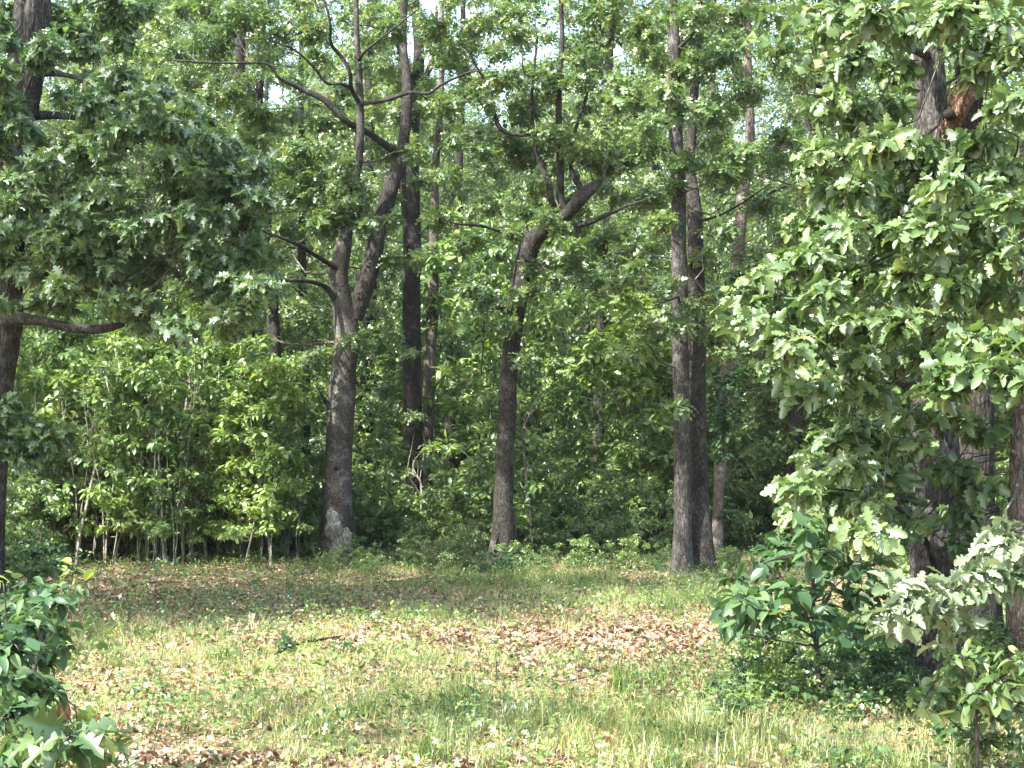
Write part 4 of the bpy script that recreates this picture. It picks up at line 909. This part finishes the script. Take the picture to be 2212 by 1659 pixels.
# ---- individual pale saplings that stand out by their bare stems
for j, (lab, pts, cl) in enumerate([
    ('tall pale bare-stemmed sapling, straightest and brightest stem in the left thicket', [(414, 1185, 23, 8), (410, 1100, 23, 8), (405, 1020, 23, 8), (400, 960, 23, 7), (405, 880, 23, 6), (412, 830, 23, 5), (400, 780, 23, 4)], [(410, 780, 36), (440, 760, 30), (380, 800, 30), (430, 850, 18), (370, 760, 28)]),
    ('pale sapling with a crooked stem leaning right, left of the tallest pale one', [(165, 1205, 22, 8), (178, 1140, 22, 8), (195, 1070, 22, 7), (215, 960, 22, 6), (240, 880, 22, 5), (228, 800, 22, 3)], [(230, 800, 36), (200, 840, 30), (270, 790, 36), (170, 780, 34), (130, 820, 34)]),
    ('short pale sapling with a forked stem at the right end of the thicket', [(518, 1205, 23, 8), (516, 1140, 23, 7), (508, 1085, 23, 6), (498, 1040, 23, 4), (500, 990, 23, 3)], [(500, 1010, 26), (530, 1040, 22), (470, 1030, 22), (510, 960, 24)]),
    ('thin dead grey sapling stem leaning among the pale ones', [(355, 1215, 22, 6), (352, 1150, 22, 6), (350, 1060, 22, 5), (342, 960, 22, 3)], [(340, 960, 16)]),
    ('thin green sapling beside the crooked centre oak', [(1148, 1190, 23, 6), (1140, 1080, 23, 6), (1130, 960, 23, 5), (1122, 860, 23, 3)], [(1130, 860, 26), (1150, 950, 26), (1160, 1050, 26), (1120, 1120, 26)]),
    ('whitish hooked sapling stem in front of the thick dark second-row trunk', [(908, 1120, 27, 5), (910, 1060, 27, 5), (902, 1030, 27, 4), (880, 1018, 27, 3)], [(880, 1020, 12)]),
    ('pale dead multi-stemmed bush deep between the crooked oak and the twin trunks', [(1215, 760, 33, 4), (1220, 730, 33, 4), (1228, 690, 33, 3), (1232, 660, 33, 2)], [(1240, 640, 10)])]):
    rng = np.random.RandomState(400 + j)
    Y = pts[0][2]; gy = HZ + 1.6 * F / Y
    if j == 6: pts = [(1215, gy, Y, 6)] + pts
    else: pts = [(pts[0][0], gy, Y, pts[0][3])] + pts[1:]
    b = at(pts[0][0], pts[0][1], Y); base = (b[0], b[1], float(gz(b[0], b[1])))
    r = root('pale_sapling', lab, 'sapling', base); g = Geo(); P, R = path_from_px(pts); tp, tr = tube(g, P, R, sides=7, step=.1, wob=.03, rough=.15, seed=j)
    g.obj('stem', B_TWIG if j == 4 else B_PALE, r, origin=base)
    g = Geo()
    for k in range((7 if j != 4 else 2) if j != 6 else 16):
        s = tp[rng.randint(len(tp) // 2, len(tp))]; L = rng.uniform(.3, .8); a = rng.rand() * 6.28
        e = s + np.array([math.cos(a) * L * .6, math.sin(a) * L * .6, L * .9]); tube(g, [s, (s + e) / 2 + rng.normal(0, .04, 3), e], [.008, .006, .002], sides=4, step=.1, wob=.03, cap=False, seed=k)
    g.obj('bare_twigs', B_PALE, r, origin=base)
    build_foliage(r, K(cl, Y, dy=.3, n=14), L_ELL, M_FRESH if j < 3 else M_UNDER, .10, tp, tr, origin=base, name='foliage')

# ================================================================== ground cover
rng = np.random.RandomState(500)
def pts_in_view(n, y0, y1, side=.6, power=1.0):
    Y = y0 + (y1 - y0) * rng.rand(n) ** power
    X = rng.uniform(-1, 1, n) * (.335 * Y + side)
    return X, Y
def ell(X, Y, cx, cy, rx, ry): return np.exp(-(((X - cx) / rx) ** 2 + ((Y - cy) / ry) ** 2) ** 1.5)
def grass_density(X, Y):
    p = np.stack([X, Y], -1)
    d = np.clip((fbm(p * .7, 21) - .42) * 4.5, .05, 1) * np.clip((vnoise(p * 2.3, 22) - .2) * 1.8, .15, 1)
    d = d + .9 * ell(X, Y, 2.0, 8.9, 1.7, .9) + .6 * ell(X, Y, -.3, 9.8, 1.8, 1.1) + .55 * ell(X, Y, 1.2, 18, 3.2, 2.4) + .5 * ell(X, Y, 1.6, 11.3, 1.0, .4)
    d = d * (1 - .97 * ell(X, Y, .6, 13.1, 1.35, 1.35)) * (1 - .9 * ell(X, Y, -1.7, 8.1, 1.6, .42)) * (1 - .9 * ell(X, Y, -3.6, 18.5, 2.9, 4.4)) * (1 - .6 * ell(X, Y, -1.5, 12.9, 1.0, .5))
    d = d * np.where((X > .20 * Y) & (Y > 9.3), .25, 1)
    return np.clip(d, 0, 1.2)

def blades(X, Y, H, W, lean, g):
    n = len(X); Z = gz(X, Y) - .005; a = rng.rand(n) * 6.28; b = rng.rand(n) * 6.28
    ax = np.stack([np.cos(a), np.sin(a), 0 * a], 1) * W[:, None]; ln = np.stack([np.cos(b), np.sin(b), 0 * b], 1) * (lean * H)[:, None]
    B0 = np.stack([X, Y, Z], 1); up = np.zeros((n, 3)); up[:, 2] = H * np.sqrt(np.clip(1 - .55 * lean ** 2, .15, 1))
    V = np.stack([B0 - ax, B0 + ax, B0 + up * .55 + ln * .28 - ax * .75, B0 + up * .55 + ln * .28 + ax * .75, B0 + up + ln], 1).reshape(-1, 3)
    o = (np.arange(n) * 5)[:, None]
    g.add(V, [np.array([[0, 1, 3, 2]]) + o, np.array([[2, 3, 4]]) + o])

def grass():
    g = Geo()
    X, Y = pts_in_view(50000, 7.0, 25.5, 1.2, 1.05); keep = rng.rand(len(X)) < grass_density(X, Y) * .52; X, Y = X[keep], Y[keep]
    k = 15; n = len(X); hh = np.repeat(rng.uniform(.035, .15, n) * (.6 + .8 * vnoise(np.stack([X, Y], -1) * 1.2, 31)), k)
    X = np.repeat(X, k) + rng.normal(0, .035, n * k); Y = np.repeat(Y, k) + rng.normal(0, .035, n * k)
    H = hh * rng.uniform(.5, 1.25, n * k); blades(X, Y, H, rng.uniform(.0014, .003, n * k), rng.uniform(.1, 1.1, n * k), g)
    g.obj('grass', M_GRASS, kind='stuff')['label'] = 'thin yellow-green grass over the clearing'
    g = Geo()
    X, Y = pts_in_view(16000, 7.2, 25.5, .6, 1.0); p = np.stack([X, Y], -1); keep = rng.rand(len(X)) < np.clip((fbm(p * .9, 91) - .55) * 7, 0, 1) * np.clip(grass_density(X, Y) * 2, 0, 1); X, Y = X[keep], Y[keep]
    k = 16; n = len(X); hh = np.repeat(rng.uniform(.08, .22, n), k); X = np.repeat(X, k) + rng.normal(0, .04, n * k); Y = np.repeat(Y, k) + rng.normal(0, .04, n * k)
    H = hh * rng.uniform(.5, 1.2, n * k); blades(X, Y, H, rng.uniform(.0014, .003, n * k), rng.uniform(.1, 1.0, n * k), g)
    g.obj('green_grass', M_GRASSG, kind='stuff')['label'] = 'greener grass growing in patches'
    g = Geo()
    X, Y = pts_in_view(46000, 7.2, 27, .8, 1.0); q_ = rng.rand(len(X)) < .25 + 1.2 * np.clip(vnoise(np.stack([X, Y], -1) * .8, 77) - .35, 0, 1); X = X[q_]; Y = Y[q_]; H = rng.uniform(.02, .13, len(X)); blades(X, Y, H, rng.uniform(.001, .003, len(X)), rng.uniform(.1, 1.5, len(X)), g)
    g.obj('dry_stubble', M_STRAW, kind='stuff')['label'] = 'dry straw-coloured stalks scattered through the clearing'
grass()

def litter():
    g = Geo()
    X, Y = pts_in_view(68000, 7.1, 30, 1.2, 1.0)
    d = 1 - .75 * np.clip(grass_density(X, Y), 0, 1) ; keep = rng.rand(len(X)) < d; X, Y = X[keep], Y[keep]
    for cx, cy, rx, ry, n in [(.6, 13.1, 1.35, 1.25, 4600), (-1.7, 8.05, 1.7, .4, 2600), (-1.5, 12.9, .9, .45, 800), (.4, 7.7, 2.2, .3, 900), (2.9, 13, 1.2, .8, 1200)]:
        a = rng.rand(n) * 6.28; q = np.sqrt(rng.rand(n)) * (1 + .25 * np.sin(a * 3) + .12 * np.sin(a * 7)); X = np.concatenate([X, cx + rx * q * np.cos(a)]); Y = np.concatenate([Y, cy + ry * q * np.sin(a)])
    n = len(X); P = np.stack([X, Y, gz(X, Y) + rng.uniform(-.008, .022, n)], 1); a = rng.rand(n) * 6.28
    f = np.stack([np.cos(a), np.sin(a), rng.normal(0, .25, n)], 1); nn = np.array([0, 0, 1.]) + rng.normal(0, .6, (n, 3)); nn[rng.rand(n) < .4] *= -1
    add_leaves(g, L_DEAD, P, leaf_frames(f, nn), rng.uniform(.028, .07, n))
    g.obj('leaf_litter', M_LITTER, kind='stuff')['label'] = 'curled brown and tan fallen oak leaves'
litter()

def weeds():
    for nm, mat, cnt, y0, y1, sz, seed, lab, tm in [('tall_weeds', M_OAK, 3600, 7.4, 26, .05, 7, 'taller dark green weeds in loose patches', L_ELL), ('brambles', M_UNDER, 2600, 7.4, 26, .055, 9, 'sprawling mid green bramble shoots', L_LOBE), ('ground_cover', M_UNDER, 12000, 7.2, 27, .030, 1, 'small light green broad-leaved weeds', L_ELL), ('creeping_weeds', M_DARKL, 7000, 7.2, 27, .034, 2, 'darker green creeping weeds', L_ELL), ('seedlings', M_FRESH, 2600, 7.2, 26, .034, 3, 'tiny yellow-green seedlings', L_ELL)]:
        g = Geo(); X, Y = pts_in_view(cnt, y0, y1, .6, 1.0)
        p = np.stack([X, Y], -1); d = np.clip((fbm(p * .9, 40 + seed) - .36) * 4, .08, 1) * (1 - .92 * ell(X, Y, .6, 13.1, 1.3, 1.3)) * (1 - .7 * ell(X, Y, -1.7, 8.1, 1.6, .42))
        d = np.where((X > .13 * Y) & (X < .36 * Y) & (Y > 9.2) & (Y < 14), 1, d)
        d = np.where(Y > 21, np.maximum(d, .8), d)
        if seed > 5: d = d * np.clip((vnoise(p * 1.6, 60 + seed) - .45) * 6, 0, 1)
        keep = rng.rand(cnt) < d; X, Y = X[keep], Y[keep]; n = len(X)
        h = rng.uniform(.02, .17, n) if seed < 5 else rng.uniform(.06, .26, n); tips = np.stack([X, Y, gz(X, Y) + h], 1); out = np.stack([rng.normal(0, .5, n), rng.normal(0, .5, n), np.ones(n)], 1)
        P, R, S = spray(tips, nrm(out), 6, sz, spread=.09, tilt=.5); P[:, 2] = np.maximum(P[:, 2], gz(P[:, 0], P[:, 1]) + .006)
        add_leaves(g, tm, P, R, S)
        g.obj(nm, mat, kind='stuff')['label'] = lab
weeds()

def ground_twigs():
    g = Geo(); X, Y = pts_in_view(1500, 7.3, 26, .6, 1.0); n = len(X); a = rng.rand(n) * 6.28; L = rng.uniform(.06, .35, n)
    A = np.stack([X, Y, gz(X, Y) + .012], 1); B = A + np.stack([np.cos(a) * L, np.sin(a) * L, rng.uniform(0, .05, n)], 1)
    twigs(g, A, B, rng.uniform(.0025, .006, n), .0015); g.obj('ground_twigs', B_TWIG, kind='stuff')['label'] = 'small dead twigs strewn over the ground'
    g = Geo(); X, Y = pts_in_view(900, 7.3, 25, .6, 1.0); n = len(X); A = np.stack([X, Y, gz(X, Y) - .01], 1); B = A + np.stack([rng.normal(0, .03, n), rng.normal(0, .03, n), rng.uniform(.08, .28, n)], 1)
    twigs(g, A, B, rng.uniform(.002, .004, n), .0012); g.obj('dead_weed_stems', B_TWIG, kind='stuff')['label'] = 'thin dark upright dead weed stems in the grass'
ground_twigs()

# tufts of longer grass that stand out singly
def tuft(j, px, py, hpx, n, lab, mat=M_GRASS):
    global rng
    rng = np.random.RandomState(600 + j); Y = ground_Y(py); b = at(px, py, Y); H = hpx / F * Y; g = Geo()
    X = b[0] + rng.normal(0, .06, n); YY = b[1] + rng.normal(0, .06, n)
    k = n; a = rng.rand(k) * 6.28; ln = rng.uniform(.15, .95, k)
    L = H * rng.uniform(.55, 1.15, k); W = rng.uniform(.0018, .0034, k); Z = gz(X, YY) - .01
    out = np.stack([np.cos(a), np.sin(a), 0 * a], 1); side = np.stack([-np.sin(a), np.cos(a), 0 * a], 1)
    ts = [0, .35, .7, .9, 1.0]; V = []
    for t in ts:
        c = np.stack([X, YY, Z], 1) + out * (ln * L * t * t)[:, None]; c[:, 2] += L * (t - .42 * ln * t ** 2.4)
        wv = W * (1 - t ** 2 * .93); V += [c - side * wv[:, None], c + side * wv[:, None]]
    V = np.stack(V, 1).reshape(-1, 3); o = (np.arange(k) * 10)[:, None, None]
    g.add(V, [(np.array([[2 * i, 2 * i + 1, 2 * i + 3, 2 * i + 2] for i in range(4)])[None] + o).reshape(-1, 4)])
    gzb = float(gz(b[0], b[1])); o_ = g.obj('grass_tuft', mat, origin=(b[0], b[1], gzb)); o_.location = (b[0], b[1], gzb)
    o_['label'] = lab; o_['category'] = 'grass tuft'; o_['group'] = 'tufts of longer grass in the clearing'
TU = [(1650, 1600, 95, 'tall bright grass tuft left of the dry stalks at bottom right'), (1500, 1590, 120, 'tallest pale upright grass tuft near the bottom, right of middle'), (930, 1640, 120, 'long leaning grass tuft at the bottom edge, left of middle'),
      (1340, 1480, 90, 'dark green upright tuft just below the brown leaf patch'), (865, 1490, 60, 'narrow dark green tuft left of the leaf patch'), (1420, 1470, 70, 'dark tuft right of the one below the leaf patch'),
      (700, 1580, 60, 'soft low tuft in the lower left of the clearing'), (1120, 1560, 80, 'bright tuft at the lower middle of the clearing'), (1240, 1600, 70, 'short tuft below the lower middle bright one'),
      (1740, 1630, 90, 'dense bright tuft at the bottom, under the shaded sapling'), (1840, 1655, 100, 'bright tuft at the bottom edge by the dry stalks'), (2090, 1665, 120, 'arching grass tuft at the bottom right corner'), (1960, 1670, 90, 'arching tuft left of the bottom right corner tuft'),
      (560, 1500, 50, 'thin tuft in the left half of the clearing'), (480, 1430, 50, 'pale tuft beside the left litter patch'), (1180, 1300, 45, 'yellow-green tuft at the far middle of the clearing'), (1330, 1290, 45, 'far tuft in front of the twin trunks'),
      (1000, 1500, 70, 'broad soft tuft in the middle of the clearing'), (780, 1540, 70, 'light tuft left of the middle'), (240, 1440, 60, 'straw-coloured tuft next to the bottom left sapling'), (1420, 1650, 90, 'dense tuft at the bottom edge right of middle'), (1580, 1640, 90, 'bright tuft between the two tallest at the bottom'),
      (1560, 1540, 60, 'half shaded tuft left of the shaded sapling'), (1060, 1650, 80, 'tuft at the bottom edge in the middle'), (640, 1640, 60, 'tuft among the brown leaves at the bottom left')]
for j, (px, py, h, lab) in enumerate(TU): tuft(j, px, py, h, 120 if h > 65 else 80, lab, M_GRASSG if 'dark' in lab or 'soft' in lab or j % 4 == 2 else M_GRASS)

# fallen sticks, dry stalks, leafy fallen bough
def stick(name, lab, pts, mat=B_TAN, twigs_=2, seed=0, cat='fallen branch', lift=.015):
    global rng
    rng = np.random.RandomState(700 + seed); P = []
    for px, py, wd in pts:
        Y = ground_Y(py); p = at(px, py, Y); p[2] = gz(p[0], p[1]) + wd / 2 / F * Y + lift; P.append(p)
    R = [wd / 2 / F * ground_Y(py) for px, py, wd in pts]; base = P[0].copy(); base[2] = gz(base[0], base[1])
    r = root(name, lab, cat, tuple(base)); g = Geo(); tp, tr = tube(g, P, R, sides=8, step=.04, rough=.25, wob=.008, seed=seed); g.obj('stem', mat, r, origin=base)
    for k in range(twigs_):
        s = tp[rng.randint(len(tp) // 3, len(tp))]; L = rng.uniform(.12, .3); a = rng.rand() * 6.28; g = Geo()
        e = s + np.array([math.cos(a) * L, math.sin(a) * L, rng.uniform(.0, .06)]); tube(g, [s, (s + e) / 2 + [0, 0, .01], e], [.004, .003, .0015], sides=5, step=.05, seed=k, wob=.01); g.obj('twig', mat, r, origin=base)
    return r, base
stick('fallen_branch', 'pale forked stick lying below the brown leaf patch', [(1190, 1436, 6), (1240, 1448, 6), (1290, 1444, 5), (1350, 1440, 3)], seed=1)
stick('fallen_branch', 'dark thin stick lying just under the pale forked one', [(1170, 1462, 4), (1220, 1470, 5), (1290, 1456, 4)], B_TWIG, seed=2)
stick('fallen_branch', 'straight bleached stick in the left middle of the grass', [(765, 1502, 3), (800, 1490, 5), (842, 1478, 5)], B_PALE, seed=3)
stick('fallen_branch', 'short tan stick at the lower left, by the sapling', [(300, 1560, 5), (325, 1535, 5), (345, 1505, 4)], B_TAN, seed=4)
stick('fallen_branch', 'bleached curved stick in the lower middle right', [(1150, 1600, 4), (1190, 1580, 5), (1240, 1578, 4)], B_PALE, seed=5)
stick('fallen_branch', 'grey stick lying in the shaded left part of the clearing', [(270, 1276, 4), (330, 1262, 4), (400, 1258, 3)], B_TWIG, seed=6)
stick('fallen_branch', 'thin twig lying at the foot of the twin trunks', [(1400, 1262, 5), (1450, 1268, 5), (1490, 1264, 4)], B_TWIG, seed=7)
r, base = stick('fallen_branch', 'fallen leafy bough with wilting green leaves left of the leaf patch', [(590, 1432, 5), (640, 1412, 7), (700, 1400, 5), (740, 1392, 3)], B_DARK, seed=8, lift=.05)
build_foliage(r, K([(620, 1400, 26, 12.4), (670, 1392, 30, 12.8), (710, 1402, 28, 12.6), (735, 1410, 18, 12.4)], 12.6, dy=.15, n=10, ar=.4), L_RED, M_DARKL, .10, origin=base, limb=False, name='foliage', nper=4)

def stalks(j, px, py, h, n, lab):
    global rng
    rng = np.random.RandomState(800 + j); Y = ground_Y(py); b = at(px, py, Y); base = (b[0], b[1], float(gz(b[0], b[1])))
    r = root('dry_stalk', lab, 'dead weed', base)
    for k in range(n):
        L = h / F * Y * rng.uniform(.6, 1.05); a = rng.uniform(-1, .2); s = b + [rng.normal(0, .05), rng.normal(0, .05), -.01]; e = s + [math.sin(a) * L * .45, rng.normal(0, .08), L]
        g = Geo(); tube(g, [s, (s + e) / 2 + [L * .04, 0, 0], e], [.0035, .003, .0015], sides=5, step=.05, wob=.01, seed=k); P = s + (e - s) * rng.uniform(.55, 1, (14, 1)) + rng.normal(0, .006, (14, 3))
        add_leaves(g, L_FAR, P, leaf_frames(nrm(e - s)[None] + rng.normal(0, .35, (14, 3)), rng.normal(0, 1, (14, 3))), rng.uniform(.015, .035, 14)); g.obj('seed_stalk', M_STRAW, r, origin=base)
stalks(1, 2052, 1625, 105, 5, 'reddish dry seed stalks leaning left in front of the right-hand oaks')
stalks(2, 1985, 1630, 60, 3, 'shorter dry stalks just left of the reddish ones')
stalks(3, 1310, 1620, 60, 5, 'low brown dry stalks at the bottom middle')
stalks(4, 1180, 1352, 30, 3, 'thin straw stalks at the back rim of the leaf patch')
stalks(5, 280, 1390, 60, 3, 'pale straw stalks beside the bottom left sapling')
stalks(6, 560, 1370, 40, 4, 'pale straw stalks in the left middle of the clearing')

# ================================================================== air
def haze():
    g = Geo(); x0, x1, y0, y1, z0, z1 = -70, 70, -20, 135, -1.2, 24
    V = [(x, y, z) for z in (z0, z1) for x, y in ((x0, y0), (x1, y0), (x1, y1), (x0, y1))]
    g.add(V, [np.array([[0, 3, 2, 1], [4, 5, 6, 7], [0, 1, 5, 4], [1, 2, 6, 5], [2, 3, 7, 6], [3, 0, 4, 7]])])
    m = bpy.data.materials.new('thin_haze'); m.use_nodes = True; nt = m.node_tree; nt.nodes.clear()
    o = N(nt, 'ShaderNodeOutputMaterial'); v = N(nt, 'ShaderNodeVolumePrincipled'); v.inputs['Density'].default_value = .00025; v.inputs['Color'].default_value = (.9, .95, 1, 1)
    v.inputs['Anisotropy'].default_value = .2
    nt.links.new(v.outputs[0], o.inputs['Volume']); g.obj('haze', m, smooth=False, kind='stuff')['label'] = 'thin summer haze between the trees'
haze()
